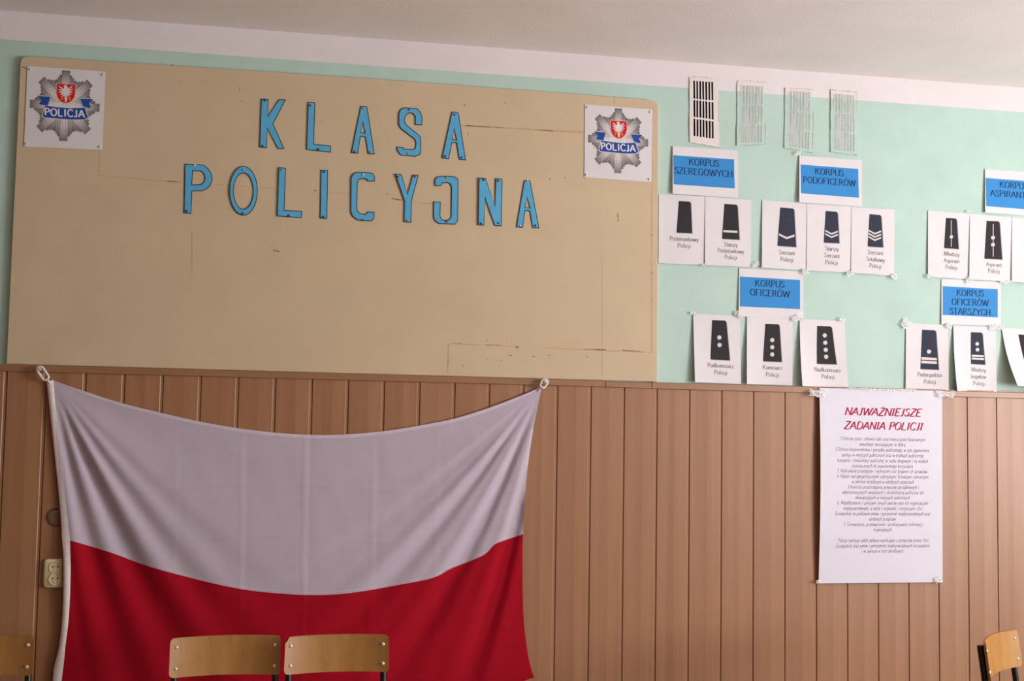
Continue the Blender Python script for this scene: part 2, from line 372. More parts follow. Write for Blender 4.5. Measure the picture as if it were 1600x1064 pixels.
# ------------------------------------------------------------------ flat sheets on the wall
class Sheet:
    """a sheet of paper: quad of photo corners TL TR BR BL, a distance from the wall and a lift(u, v) for curl"""
    def __init__(s, quad, off, lift=None, bow=None):
        s.q = quad; s.off = off; s.lift = lift or (lambda u, v: 0); s.bow = bow or (lambda u, v: (0, 0))
    def px(s, u, v):
        a, b, c, d = s.q
        x, y = ((a[k]*(1-u)+b[k]*u)*(1-v)+(d[k]*(1-u)+c[k]*u)*v for k in (0, 1))
        bx, by = s.bow(u, v); return x+bx, y+by
    def uv(s, x, y):
        u = v = .5
        for _ in range(8):
            px, py = s.px(u, v); ex, ey = x-px, y-py; e = 1e-3
            ax, ay = s.px(u+e, v); bx, by = s.px(u, v+e)
            a, b, c, d = (ax-px)/e, (bx-px)/e, (ay-py)/e, (by-py)/e; D = a*d-b*c
            u += (ex*d-ey*b)/D; v += (a*ey-c*ex)/D
        return u, v
    def P(s, u, v, k=0):
        x, y = s.px(u, v); return at(x, y, -(s.off+s.lift(u, v))-k*.00025)
    def sheet(s, name, m, parent, nu=10, nv=10):
        mb = MB(); mb.slab(lambda u, v: s.P(u, v), nu, nv, .0003); return mb.build(name, m, parent, smooth=True)
    def poly(s, mb, pts, k=1, mi=0, uv=False, maxe=.15, tone=None):
        L = pts if isinstance(pts[0][0], (tuple, list)) else [pts]
        if not uv: L = [[s.uv(*p) for p in lp] for lp in L]
        flat, T = tess(L)
        tr = [tuple(flat[i] for i in t) for t in T]
        out = []
        while tr:
            t = tr.pop(); e = [(math.hypot(t[i][0]-t[(i+1) % 3][0], t[i][1]-t[(i+1) % 3][1]), i) for i in range(3)]; m_, i = max(e)
            if m_ > maxe:
                a, b, c = t[i], t[(i+1) % 3], t[(i+2) % 3]; q = ((a[0]+b[0])/2, (a[1]+b[1])/2); tr += [(a, q, c), (q, b, c)]
            else: out.append(t)
        for t in out: mb.add([s.P(u, v, k) for u, v in t], [(0, 1, 2)], mi, tone)
    def text(s, mb, txt, cx, cy, wpx, cap, style='serif', k=2, mi=0):
        """text centred on photo point, given width and capital height in photo pixels"""
        polys, W = lettering(txt, style)
        u, v = s.uv(cx, cy)
        a = s.px(u-.05, v); b = s.px(u+.05, v); c = s.px(u, v-.05); d = s.px(u, v+.05)
        du = .1/math.hypot(b[0]-a[0], b[1]-a[1]); dv = .1/math.hypot(d[0]-c[0], d[1]-c[1])
        mid = .5 if txt.upper() == txt else .38
        for pl in polys:
            mb.add([s.P(u+x*wpx/W*du, v-(y-mid)*cap*dv, k) for x, y in pl], [tuple(range(len(pl)))], mi)

# ------------------------------------------------------------------ the room
def room():
    T = .2; zs = CAMH+1.423
    mb = MB()                                               # the wall of the photograph: white band over mint green
    mb.box((RX0-T, 0, 0), (RX1+T, T, zs)); mb.box((RX0-T, 0, zs), (RX1+T, T, RZ1), 1)
    tag(mb.build('wall_back', ['wall_green', 'wall_white']), kind='structure')
    mb = MB(); mb.box((RX0-T, RY1-T, 0), (RX0, 0, 1.7), 2); mb.box((RX0-T, RY1-T, 1.7), (RX0, 0, zs)); mb.box((RX0-T, RY1-T, zs), (RX0, 0, RZ1), 1)
    tag(mb.build('wall_left', ['wall_green', 'wall_white', 'panel']), kind='structure')
    mb = MB(); mb.box((RX0, RY1-T, 0), (RX1, RY1, 1.7), 2); mb.box((RX0, RY1-T, 1.7), (RX1, RY1, zs)); mb.box((RX0, RY1-T, zs), (RX1, RY1, RZ1), 1)
    tag(mb.build('wall_front', ['wall_green', 'wall_white', 'panel']), kind='structure')
    mb = MB(); ys = [0] + [y for a, b in WIN for y in (b, a)] + [RY1-T]
    mb.box((RX1, RY1-T, 0), (RX1+T, 0, WZ0)); mb.box((RX1, RY1-T, WZ1), (RX1+T, 0, zs)); mb.box((RX1, RY1-T, zs), (RX1+T, 0, RZ1), 1)
    for i in range(0, len(ys), 2): mb.box((RX1, ys[i+1], WZ0), (RX1+T, ys[i], WZ1))
    tag(mb.build('wall_right', ['wall_green', 'wall_white']), kind='structure')
    mb = MB(); mb.box((RX0-T, RY1-T, -.15), (RX1+T, T, 0)); tag(mb.build('floor', 'floor'), kind='structure')
    mb = MB(); mb.box((RX0-T, RY1-T, RZ1), (RX1+T, T, RZ1+.2)); tag(mb.build('ceiling', 'ceiling'), kind='structure')
    for n, (a, b) in enumerate(WIN):
        fr = MB(); x0, x1 = RX1+.08, RX1+.14
        for y in (a, (a+b)/2-.04, b-.08): fr.box((x0, y, WZ0), (x1, y+.08, WZ1))
        for z in (WZ0, WZ0+1.2, WZ1-.08): fr.box((x0, a, z), (x1, b, z+.08))
        f = fr.build('window_%d' % (n+1), 'frame'); tag(f, kind='structure')
        p = MB(); p.box((x0+.025, a+.08, WZ0+.08), (x0+.03, b-.08, WZ1-.08)); p.build('pane', 'glass', f)
        sl = MB(); sl.box((RX1-.12, a-.05, WZ0-.04), (RX1+.08, b+.05, WZ0)); sl.build('window_sill', 'frame', f)
    # tongue-and-groove panelling
    p = PITCH_P*4.745/4.7654; YF = -.02; ztop = CAMH+.162; mb = MB()
    prof = [(.0009, 0), (.0030, -.0025), (p-.0120, -.0025), (p-.0092, 0), (p-.0025, 0), (p-.0012, .0), (p-.0008, .005), (p+.0003, .005), (p+.0009, .0)]
    i = -34
    while POFF+i*p < RX1:
        x0 = POFF+i*p; V = []; F = []
        for (dx, dy) in prof:
            x = min(max(x0+dx, RX0), RX1); V += [(x, YF+dy, 0), (x, YF+dy, ztop)]
        for k in range(len(prof)-1): F.append((2*k, 2*k+2, 2*k+3, 2*k+1))
        mb.add(V, F); i += 1
    mb.box((RX0, YF+.0115, 0), (RX1, 0, ztop-.001))
    tag(mb.build('wall_panelling', 'panel'), kind='structure')
    def rail(n, xa, ya, xb, yb, h, dz=0):
        A = at(xa, ya, -.03); B = at(xb, yb, -.03); mb = MB()
        V = []
        for P in (A, B):
            for y, z in ((0, 0), (-.027, 0), (-.030, -.003), (-.030, -h+.002), (-.028, -h), (-.018, -h), (0, -h)): V.append((P.x, y, P.z+z+dz))
        F = [(k, k+1, 8+k, 7+k) for k in range(6)]+[(6, 0, 7, 13), tuple(reversed(range(7))), tuple(range(7, 14))]
        mb.add(V, F); tag(fix_normals(mb.build('trim_%d' % n, 'trim')), kind='structure')
    rail(1, -1000, 541.5, 946, 594.5, .0265); rail(2, 947, 596, 1018.5, 598, .024, -.0); rail(3, 1019.5, 597.2, 2420, 636, .027)
    mb = MB(); mb.box((RX0, -.045, 0), (RX1, -.0235, .1)); tag(mb.build('baseboard_back', 'trim'), kind='structure')
    mb = MB(); mb.box((RX0, RY1, 0), (RX0+.02, -.05, .1)); tag(mb.build('baseboard_left', 'trim'), kind='structure')
    mb = MB(); mb.box((RX1-.02, RY1, 0), (RX1, -.05, .1)); tag(mb.build('baseboard_right', 'trim'), kind='structure')
    mb = MB(); mb.box((RX0+.02, RY1, 0), (RX1-.02, RY1+.02, .1)); tag(mb.build('baseboard_front', 'trim'), kind='structure')
room()

# ------------------------------------------------------------------ notice board
BT = .018                                                 # how far its face stands out
def board():
    root = empty('notice_board', at(520, 580, 0), 'large tan notice board with rounded top corners above the wood panelling', 'board')
    def z(x, y): return at(x, y, -BT)
    # outline in photo pixels, rounded top corners
    pts = [(10, 568.5), (1027, 596.5), (1028.5, 172)]
    pts += [(1028, 164), (1025, 159), (1019, 156.5), (1012, 155.5)]
    pts += [(800, 139.3), (600, 124.3), (400, 110.4), (200, 98), (60, 88.8)]
    pts += [(44, 87.8), (38, 88.5), (34, 91), (32, 96)]
    F = [z(*p) for p in pts]; n = len(F); e = .0015
    cen = sum(F, Vector())/n
    I = [p+(Vector((1 if p.x < cen.x else -1, 0, 1 if p.z < cen.z else -1))*e) for p in F]
    mb = MB(); V = I+[p+Vector((0, e, 0)) for p in F]+[Vector((p.x, -.0005, p.z)) for p in F]
    fc = [tuple(range(n)), tuple(reversed(range(2*n, 3*n)))]
    for a in (0, n):
        for i in range(n): j = (i+1) % n; fc.append((a+i, a+n+i, a+n+j, a+j))
    mb.add(V, fc); fix_normals(mb.build('panel', 'board', root))
    def strip(a, b, wd, mi, wob=.4, seg=14):
        mb = MB()
        dx, dy = b[0]-a[0], b[1]-a[1]; l = math.hypot(dx, dy); nx, ny = -dy/l, dx/l; V = []; Fc = []
        for i in range(seg+1):
            t = i/seg; o = random.uniform(-wob, wob)*.5; h = wd/2*random.uniform(.6, 1.25)
            for sgn in (-1, 1): V.append(at(a[0]+dx*t+nx*(o+sgn*h), a[1]+dy*t+ny*(o+sgn*h), -BT-.0004))
        for i in range(seg): Fc.append((2*i, 2*i+1, 2*i+3, 2*i+2))
        mb.add(V, Fc); mb.build(('tape_residue', 'scuff_mark')[mi], ('stain_light', 'scuff')[mi], root)
    for a, b, wd in (((155, 235), (154.5, 274), 1.4), ((155, 274), (285, 285.5), 1.4), ((335, 288), (430, 295), 1.0), ((500, 299), (548, 303), 1.0), ((612, 309), (632, 313.5), 1.8), ((645, 315.5), (700, 321), 1.4),
                     ((720, 196), (914, 207), 2.6), ((701, 537), (699, 583), 2.6), ((702, 537), (812, 541.5), 1.4), ((852, 543.5), (1019, 551), 1.5), ((1019, 170), (1018, 552), 1.4), ((300, 360), (300, 430), .8), ((940, 400), (941, 590), .6), ((960, 152), (960, 166), 1)):
        strip(a, b, wd, 0)
    for a, b, wd in (((728, 196.5), (786, 199.5), 1.2), ((834, 202.5), (866, 205), 1.3), ((261, 283), (278, 284.2), 1.6), ((710, 536.5), (722, 536.6), 1.0), ((759, 538.7), (781, 539.5), 1.3), ((914, 545.5), (947, 546.8), 1.7), ((972, 547), (1005, 550.2), 2.0),
                     ((491, 297.5), (494.5, 298), 2.2), ((612, 310.5), (628, 312.6), 1.4), ((427, 391), (437, 392.6), 2.4), ((965, 333), (966, 346), 1.6), ((806, 541.5), (810, 543.5), 3), ((795, 555.5), (800, 555), 1.4), ((832, 556.5), (836, 557.3), 1.5), ((916, 557), (918.5, 558), 2),
                     ((857, 555), (859, 556), 1.6), ((267, 101.5), (270, 102.3), 1.8), ((374, 136), (375, 143), 1), ((320, 127), (321, 129), 1.2), ((281, 126), (282.5, 127), 1), ((377, 157), (378, 160), 1), ((725, 163), (727, 166), 1.5), ((787, 159), (789, 161), 1.5), ((803, 161), (805, 163), 1), ((731, 208), (732, 211), 1.4),
                     ((466, 200), (467, 201), 1.2), ((503, 189), (504, 190.5), 1.2), ((594, 197), (595, 198), 1.2), ((858, 279), (860, 281), 1.4), ((882, 277), (884, 279), 1.4), ((604, 302), (605.5, 304), 2), ((240, 172), (242, 173), 1.2), ((760, 532), (762, 533), 1.4), ((790, 531.5), (791.5, 532.5), 1.2), ((782, 563), (784, 563.6), 1.2), ((760, 561.5), (761.5, 562), 1.2), ((700, 562), (702, 565), 1.2), ((722, 570), (724, 573), 1), ((1018, 366), (1018.6, 369), 1.6), ((1018, 425), (1018.6, 428), 1.6), ((1018, 468), (1018.4, 471), 1.2), ((34, 104), (40, 106.5), 1.6)):
        strip(a, b, wd, 1, .5, 8)
board()

# ------------------------------------------------------------------ blue paper letters and pushpins
def inset(P, d):
    n = len(P); A = sum(P[i][0]*P[(i+1) % n][1]-P[(i+1) % n][0]*P[i][1] for i in range(n))/2; sg = 1 if A > 0 else -1; out = []
    for i in range(n):
        a, b, c = P[i-1], P[i], P[(i+1) % n]
        def nr(p, q):
            l = math.hypot(q[0]-p[0], q[1]-p[1]) or 1; return (-(q[1]-p[1])/l*sg, (q[0]-p[0])/l*sg)
        n1, n2 = nr(a, b), nr(b, c); k = 1+n1[0]*n2[0]+n1[1]*n2[1]; k = max(k, .45)
        out.append((b[0]+(n1[0]+n2[0])/k*d, b[1]+(n1[1]+n2[1])/k*d))
    return out
def ell(cx, cy, rx, ry, n=36): return [(cx+rx*math.cos(2*math.pi*i/n), cy+ry*math.sin(2*math.pi*i/n)) for i in range(n)]
def arc_pts(P): return P
Z2 = lambda P: [(250+x/4, 130+y/4) for x, y in P]
Z3 = lambda P: [(600+x/4, 130+y/4) for x, y in P]
A_pins = 'gold'
LET = [
 ('K', Z2, [(632,96),(678,99),(674,208),(743,101),(787,101),(708,254),(778,410),(735,410),(672,282),(667,405),(621,402)], None, [(656,108,'blue','top'),(641,393,'green','foot')], 'letter K, first of the upper word'),
 ('L', Z2, [(925,117),(971,120),(962,380),(1069,390),(1067,433),(914,416)], None, [(940,140,'magenta','top'),(988,413,'green','foot')], 'letter L, second of the upper word'),
 ('A', Z2, [(1254,142),(1295,145),(1342,445),(1299,442),(1283,338),(1254,334),(1238,440),(1194,436)], [(1268,238),(1280,310),(1256,306)], [(1271,158,'gold','tip'),(1216,428,'red','left foot'),(1317,433,'gold','right foot')], 'letter A, third of the upper word'),
 ('S', Z3, [(238,263),(240,215),(230,180),(208,157),(125,151),(103,165),(92,190),(90,258),(105,285),(190,350),(198,370),(196,403),(185,412),(125,410),(122,400),(80,397),(80,415),(95,440),(108,452),(195,459),(222,448),(232,432),(232,345),(222,325),(140,258),(130,235),(132,212),(142,195),(160,187),(180,190),(195,210),(193,260)], None, [(158,166,'magenta','top'),(152,440,'gold','foot')], 'letter S, fourth of the upper word'),
 ('A', Z3, [(424,177),(466,182),(512,482),(469,478),(453,374),(426,372),(406,474),(361,468)], [(438,283),(453,352),(427,350)], [(441,197,'magenta','tip'),(383,457,'blue','left foot'),(485,465,'blue','right foot')], 'letter A, last of the upper word'),
 ('P', Z2, [(155,503),(235,506),(275,510),(305,535),(325,570),(329,600),(318,635),(295,660),(265,674),(202,676),(195,816),(149,813)], [(205,549),(255,550),(272,565),(280,590),(274,615),(255,632),(201,634)], [(218,511,'white','top'),(168,800,'blue','foot')], 'letter P, first of the lower word'),
 ('O', Z2, ell(522,672,89,155), ell(521,674,60,112), [(521,541,'gold','top'),(517,814,'green','foot')], 'letter O, second of the lower word'),
 ('L', Z2, [(741,525),(787,529),(778,793),(889,799),(887,843),(731,831)], None, [(764,543,'gold','top'),(804,827,'green','foot')], 'letter L, third of the lower word'),
 ('I', Z2, [(1005,541),(1050,543),(1045,848),(999,845)], None, [(1026,555,'teal','top'),(1021,836,'blue','foot')], 'letter I, fourth of the lower word'),
 ('C', Z2, [(1343,614),(1343,580),(1330,562),(1300,557),(1235,554),(1208,563),(1193,590),(1191,805),(1205,835),(1235,857),(1320,863),(1338,850),(1342,806),(1300,801),(1285,818),(1255,814),(1237,800),(1232,780),(1235,625),(1243,602),(1265,598),(1288,600),(1298,613)], None, [(1270,572,'white','top'),(1268,855,'teal','foot')], 'letter C, fifth of the lower word'),
 ('Y', Z3, [(69,565),(110,569),(147,695),(179,572),(217,574),(174,735),(170,871),(124,868),(127,738)], None, [(85,584,'green','left arm'),(194,583,'red','right arm'),(146,858,'gold','foot')], 'letter Y, sixth of the lower word'),
 ('J', Z3, [(318,642),(316,605),(332,583),(375,579),(440,582),(462,595),(466,620),(462,862),(445,883),(345,880),(318,862),(308,835),(310,738),(355,742),(352,830),(362,850),(380,856),(405,852),(418,835),(421,650),(412,628),(390,622),(365,625),(360,642)], None, [(390,591,'gold','top'),(391,865,'magenta','foot')], 'letter J shaped like a turned C'),
 ('N', Z3, [(592,590),(636,594),(695,772),(697,594),(740,598),(735,894),(691,891),(632,712),(627,890),(587,887)], None, [(621,604,'green','top left'),(713,611,'green','top right'),(606,877,'blue','bottom left'),(714,875,'blue','bottom right')], 'letter N, last but one of the lower word'),
 ('A', Z3, [(876,606),(914,609),(971,907),(928,905),(910,800),(883,798),(868,903),(826,901)], [(895,712),(911,778),(884,775)], [(896,615,'white','tip'),(850,891,'white','left foot'),(946,890,'blue','right foot')], 'letter A, last of the lower word'),
]
ROWN = {0: 'K of the upper word', 1: 'L of the upper word', 2: 'first A of the upper word', 3: 'letter S', 4: 'last A of the upper word', 5: 'letter P', 6: 'letter O', 7: 'L of the lower word', 8: 'letter I', 9: 'letter C', 10: 'letter Y', 11: 'turned letter J', 12: 'letter N', 13: 'A ending the lower word'}
PINW = {'blue': 'dark blue', 'green': 'dark green', 'magenta': 'magenta', 'gold': 'yellow', 'red': 'red', 'white': 'white', 'teal': 'dark teal'}
def pin(x, y, Y, m, label, group, r=.0042):
    mb = MB(); P = at(x, y, Y)
    mb.lathe([(r*.25, -.0005), (r*.3, .001), (r, .0012), (r*1.02, .002), (r*.85, .0034), (r*.5, .0044), (r*.15, .0047)], 14, P, (0, -1, 0))
    tag(fix_normals(mb.build('pushpin', m, smooth=True)), label, 'pushpin', group)
for li, (ch, ZZ, outer, hole, pins, lab) in enumerate(LET):
    loops = [ZZ(outer)]+([ZZ(hole)] if hole else [])
    cx = sum(p[0] for p in loops[0])/len(loops[0]); cy = sum(p[1] for p in loops[0])/len(loops[0])
    kx = random.uniform(.00002, .00009); ky = random.uniform(-.00002, .00002)
    base = BT+.0018
    dep = lambda x, y, k=0: -(base+max(0, (cx+20-x))*kx+(cy-y+40)*max(0, ky)+k)
    root = empty('letter', at(cx, max(p[1] for p in loops[0]), -BT), 'sky blue cut paper '+lab, 'letter', 'blue paper letters pinned to the notice board')
    flat, T = tess(loops); mb = MB(); n = len(flat)
    F = [at(x, y, dep(x, y)) for x, y in flat]; B = [p+Vector((0, .0008, 0)) for p in F]
    fc = [t for t in T]+[tuple(n+i for i in reversed(t)) for t in T]; b0 = 0
    for lp in loops:
        m_ = len(lp)
        for i in range(m_): j = (i+1) % m_; fc.append((b0+i, b0+j, n+b0+j, n+b0+i))
        b0 += m_
    mb.add(F+B, fc); fix_normals(mb.build('drawn_outline', 'ink', root))
    il = [inset(loops[0], 1.15)]+([inset(loops[1], -1.15)] if hole else [])
    flat, T = tess(il); mb = MB(); mb.add([at(x, y, dep(x, y, .0004)) for x, y in flat], T); mb.build('paper_face', 'blue', root)
    for (px, py, c, where) in pins:
        x, y = ZZ([(px, py)])[0]
        pin(x, y, dep(x, y, .0002), 'pin_'+c, '%s pushpin in the %s of the %s' % (PINW[c], where, ROWN[li]), 'pushpins in the blue letters')

# ------------------------------------------------------------------ the two printed star badges
BQ = [(43, 103), (165, 112), (160, 234), (37.5, 229)]
BREF = Sheet(BQ, 0)
def zb(x, y): return BREF.uv(x/4, 60+y/4)                 # coordinates read off the left badge, as sheet uv
def badge(quad, where, pins):
    sh = Sheet(quad, BT+.0015, lambda u, v: .0015*math.sin(math.pi*u)*math.sin(math.pi*v)+.001*(1-u))
    P0 = sh.P(.5, 1)
    root = empty('badge_print', P0, 'printed silver star badge '+where, 'poster', 'printed star badges on the notice board')
    sh.sheet('sheet', 'paper', root)
    # star: eight rays, each of four stepped bars
    C = zb(405, 421); mb = MB(); rx, ry = zb(635, 425)[0]-C[0], None
    uu = Vector((zb(505, 421)[0]-C[0], zb(505, 428)[1]-C[1]))/100
    sc = .00203
    def pt(a, r, s):
        # a: ray direction, r along, s across; in sheet units (u right, v down)
        x = math.sin(a)*r+math.cos(a)*s; y = -math.cos(a)*r+math.sin(a)*s
        return (C[0]+x*sc, C[1]+y*sc*1.0)
    bars = [(62, 158), (50, 172), (38, 188), (24, 217)]
    k = 1.0
    order = [1, 3, 5, 7, 0, 2, 4, 6]
    for oi, ri in enumerate(order):
        a = ri*math.pi/4
        for bi, (hw, ln) in enumerate(bars):
            kk = 1+bi*.6+(.25 if oi > 3 else 0)
            L = ln*(.99 if ri % 2 else 1)
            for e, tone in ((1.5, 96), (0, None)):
                kk += .12
                N = 7; V = []; tn = []
                for i in range(N+1):
                    r = (L+e)*i/N
                    for s_ in (-1, -.35, .35, 1):
                        V.append(sh.P(*pt(a, r, s_*(hw+e)), kk))
                        if tone: tn.append(tone)
                        else:
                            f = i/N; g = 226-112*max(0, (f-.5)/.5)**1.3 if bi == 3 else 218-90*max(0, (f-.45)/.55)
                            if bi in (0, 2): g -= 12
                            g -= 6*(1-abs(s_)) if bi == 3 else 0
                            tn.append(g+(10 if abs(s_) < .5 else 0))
                F = [(4*i+j, 4*i+j+1, 4*i+j+5, 4*i+j+4) for i in range(N) for j in range(3)]
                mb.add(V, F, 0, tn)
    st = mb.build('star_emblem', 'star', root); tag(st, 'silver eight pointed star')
    def zp(mb, pts, k, mi=0): sh.poly(mb, [zb(*p) for p in pts], k, mi, uv=True, maxe=.4)
    # rays' engraved lines
    mb = MB()
    for ri in range(8):
        a = ri*math.pi/4
        for s_ in (-30, -12, 12, 30):
            mb.add([sh.P(*pt(a, r, s_*q+o), 4.1) for r, q, o in ((60, .55, -.8), (60, .55, .8), (165, 1, .8), (165, 1, -.8))], [(0, 1, 2, 3)])
    mb.build('engraved_lines', 'line_print', st)
    # shield
    sd = MB()
    shp = [(355, 282), (472, 288), (470, 345), (464, 368), (450, 388), (430, 400), (408, 406), (386, 397), (368, 382), (357, 362), (353, 340)]
    zp(sd, [((x-412)*1.06+412, (y-343)*1.05+343) for x, y in shp], 5, 1); zp(sd, shp, 5.6, 0)
    sdo = sd.build('shield', ['red_print', 'silver'], root); tag(sdo, 'red shield with a white eagle')
    eg = MB()
    E = [[(400, 312), (404, 300), (411, 293), (419, 297), (424, 312), (429, 332), (421, 350), (411, 356), (401, 348), (396, 330)], [(411, 293), (402, 294), (395, 299), (403, 302)]]
    for sgn in (-1, 1):
        for q in range(6):                                # feathers of a wing
            ang = math.radians(35-q*24); L_ = 43-3.4*q; bx, by = 411+sgn*9, 322+q*3.5
            dx, dy = math.cos(ang)*sgn, -math.sin(ang); nx, ny = -dy, dx
            E.append([(bx-nx*3, by-ny*3), (bx+dx*L_*.7-nx*4, by+dy*L_*.7-ny*4), (bx+dx*L_, by+dy*L_), (bx+dx*L_*.7+nx*3.2, by+dy*L_*.7+ny*3.2), (bx+nx*3, by+ny*3)])
    E += [[(407, 350), (415, 350), (418, 392), (411, 400), (405, 392)], [(397, 374), (411, 368), (425, 376), (411, 378)]]
    for p in E: zp(eg, p, 6.4, 0)
    for p in ([(404, 291), (407, 285), (411, 289), (415, 285), (419, 293), (411, 295)], [(380, 366), (398, 358), (400, 362), (384, 372)], [(440, 370), (424, 360), (421, 364), (437, 376)], [(378, 378), (392, 374), (394, 378), (384, 384)], [(444, 380), (430, 376), (428, 380), (438, 387)]): zp(eg, p, 6.8, 1)
    eg.build('eagle', ['white_print', 'gold_print'], sdo)
    # ribbon
    rb = MB()
    R = [[(283, 420), (350, 430), (440, 437), (531, 433), (541, 470), (551, 492), (530, 506), (450, 507), (350, 500), (276, 493), (264, 480), (275, 455)],
         [(240, 360), (315, 364), (308, 392), (298, 420), (270, 417), (243, 412), (257, 388)], [(502, 376), (578, 380), (557, 404), (571, 436), (545, 434), (519, 424), (510, 400)]]
    for p in R:
        cx = sum(q[0] for q in p)/len(p); cy = sum(q[1] for q in p)/len(p)
        zp(rb, [(cx+(x-cx)*1.03+(2 if x > cx else -2), cy+(y-cy)*1.06+(2 if y > cy else -2)) for x, y in p], 7, 1); zp(rb, p, 7.6)
    rbo = rb.build('ribbon', ['ribbon', 'silver'], root); tag(rbo, 'blue ribbon with white capital lettering')
    tx = MB(); polys, W = lettering('POLICJA', 'sans')
    for pl in polys:
        tx.add([sh.P(*zb(404+x*250/W, 465+(x*250/W)*.058-(y-.5)*44), 8.4) for x, y in pl], [tuple(range(len(pl)))])
    tx.build('lettering', 'white_print', rbo)
    for (u, v, nm) in pins:
        x, y = sh.px(u, v); P = sh.P(u, v); pin(x, y, P.y-.0002, 'steel', 'steel pushpin in the %s of the badge print %s' % (nm, where.replace(' of the board', '')), 'steel pushpins in the badge prints', .0045)
PC = [(.035, .04, 'top left corner'), (.965, .04, 'top right corner'), (.025, .965, 'bottom left corner'), (.965, .965, 'bottom right corner')]
badge(BQ, 'at the left end of the board', PC)
badge([(914, 163), (1019.5, 171), (1018, 284.5), (913, 277)], 'at the right end of the board', PC)

# ------------------------------------------------------------------ cards of ranks and their headings
def header(quad, blue, lines, cap, lift, label):
    sh = Sheet(quad, .0022, lift)
    root = empty('heading_card', sh.P(.5, 1), label, 'card', 'blue heading cards on the green wall')
    sh.sheet('sheet', 'paper', root)
    mb = MB(); sh.poly(mb, blue, 1, 0); f = mb.build('blue_field', 'hdr', root)
    mb = MB()
    for t, cx, cy, wpx in lines: sh.text(mb, t, cx, cy, wpx, cap, 'serif', 2.2)
    mb.build('lettering', 'hdrtext', f)
L_left = lambda a: (lambda u, v: a*(1-u)**2*(.3+.7*v))
header([(1051,228),(1153,235),(1153.5,309),(1051,302.5)], [(1052,242.5),(1147,249),(1148,294.5),(1052.5,288)], [('KORPUS',1100,254,47),('SZEREGOWYCH',1099.5,269,91)], 9.8, L_left(.012), 'blue and white heading card KORPUS SZEREGOWYCH below the black vent')
header([(1249,243),(1346.5,250.5),(1347,323),(1249,316)], [(1251,257),(1341,264),(1342,309),(1251.5,302)], [('KORPUS',1296,269,45),('PODOFICERÓW',1296,283.3,82)], 9.6, L_left(.014), 'blue and white heading card KORPUS PODOFICERÓW')
header([(1539,264),(1632,271),(1632,339),(1539.5,332)], [(1540,278),(1627,284.5),(1628,329),(1541,322)], [('KORPUS',1584,289.5,44),('ASPIRANTÓW',1585,304,75)], 9.4, L_left(.01), 'blue heading card cut off by the right edge of the photo')
header([(1155,419),(1255.5,424.5),(1255.5,500),(1154,494)], [(1156,432),(1250,437.5),(1250,483),(1156,478.7)], [('KORPUS',1203,443.2,46),('OFICERÓW',1203,458,62)], 9.8, L_left(.006), 'blue and white heading card KORPUS OFICERÓW with two lines only')
header([(1471,436),(1564,440.5),(1564,509),(1471,506.5)], [(1473,447),(1559,452),(1559,496),(1473,492)], [('KORPUS',1516,457.8,42.5),('OFICERÓW',1516,472.3,57.5),('STARSZYCH',1516,487,64)], 9.4, L_left(.005), 'blue and white heading card OFICERÓW STARSZYCH with three lines')

def starpoly(cx, cy, r):
    return [(cx+r*(.84+.16*math.cos(8*t))*math.cos(t), cy+r*(.84+.16*math.cos(8*t))*math.sin(t)*1.02) for t in [2*math.pi*i/48 for i in range(48)]]
def barpoly(x0, y0, x1, y1, h): return [(x0, y0), (x1, y1), (x1, y1+h), (x0, y0+h)]
def chev(x0, y0, xm, ym, x1, y1, h): return [(x0, y0), (xm, ym), (x1, y1), (x1, y1+h), (xm, ym+h), (x0, y0+h)]
def card(quad, ep, marks, caps, ink, off, lift, label, bow=None, fold=6.5):
    sh = Sheet(quad, off, lift, bow)
    root = empty('rank_card', sh.P(.5, 1), label, 'card', 'printed rank cards on the green wall')
    sh.sheet('sheet', 'paper', root, 12, 14)
    if ep:
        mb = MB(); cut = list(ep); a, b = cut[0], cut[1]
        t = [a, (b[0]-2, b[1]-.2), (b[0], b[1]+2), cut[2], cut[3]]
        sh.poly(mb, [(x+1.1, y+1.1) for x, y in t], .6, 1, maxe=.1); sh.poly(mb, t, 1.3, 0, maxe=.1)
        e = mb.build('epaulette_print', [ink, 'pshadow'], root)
        if marks:
            mb = MB()
            for m_ in marks: sh.poly(mb, m_, 2.2, 0, maxe=.1)
            mb.build('insignia_print', 'silver', e)
    if caps:
        mb = MB()
        for t, cx, cy, wpx in caps: sh.text(mb, t, cx, cy, wpx, fold, 'serif', 1.2)
        mb.build('caption', 'grey_text', root)
Lf = lambda a, b=0, c=0: (lambda u, v: a*(1-u)**3*v+b*u**3*v+c*(math.sin(math.pi*u))*v)
J = lambda n: 'white card captioned %s' % n
card([(1029.5,303),(1102,307),(1101.5,414),(1029,411)], [(1060.5,314),(1079.5,315),(1081.5,364.5),(1057,363.5)], [], [('Posterunkowy',1069,374,45),('Policji',1069,384.5,20.5)], 'blk', .0038, Lf(.003,0,.002), J('Posterunkowy Policji with a plain black epaulette'))
card([(1102,307),(1174,312.5),(1173,417.5),(1101.5,414)], [(1131.8,318.5),(1152.5,320),(1155.5,374.5),(1128,373)], [barpoly(1130.2,359.4,1152.2,360.6,3.4)], [('Starszy',1142,382.7,21),('Posterunkowy',1142,392.6,41),('Policji',1142,402.6,19)], 'blk', .0050, Lf(.004,0,.002), J('Starszy Posterunkowy Policji, epaulette with one straight bar'))
card([(1191,312.5),(1261,317.5),(1260.5,422.5),(1190.5,418)], [(1219,324),(1241,326),(1244,386),(1214.5,384)], [chev(1217.2,364.6,1229.3,370.4,1241.3,366.4,3.3)], [('Sierżant',1229.5,395.3,25),('Policji',1229.5,406.2,20)], 'navy', .0038, Lf(.008,0,.002), J('Sierżant Policji, epaulette with a single chevron'))
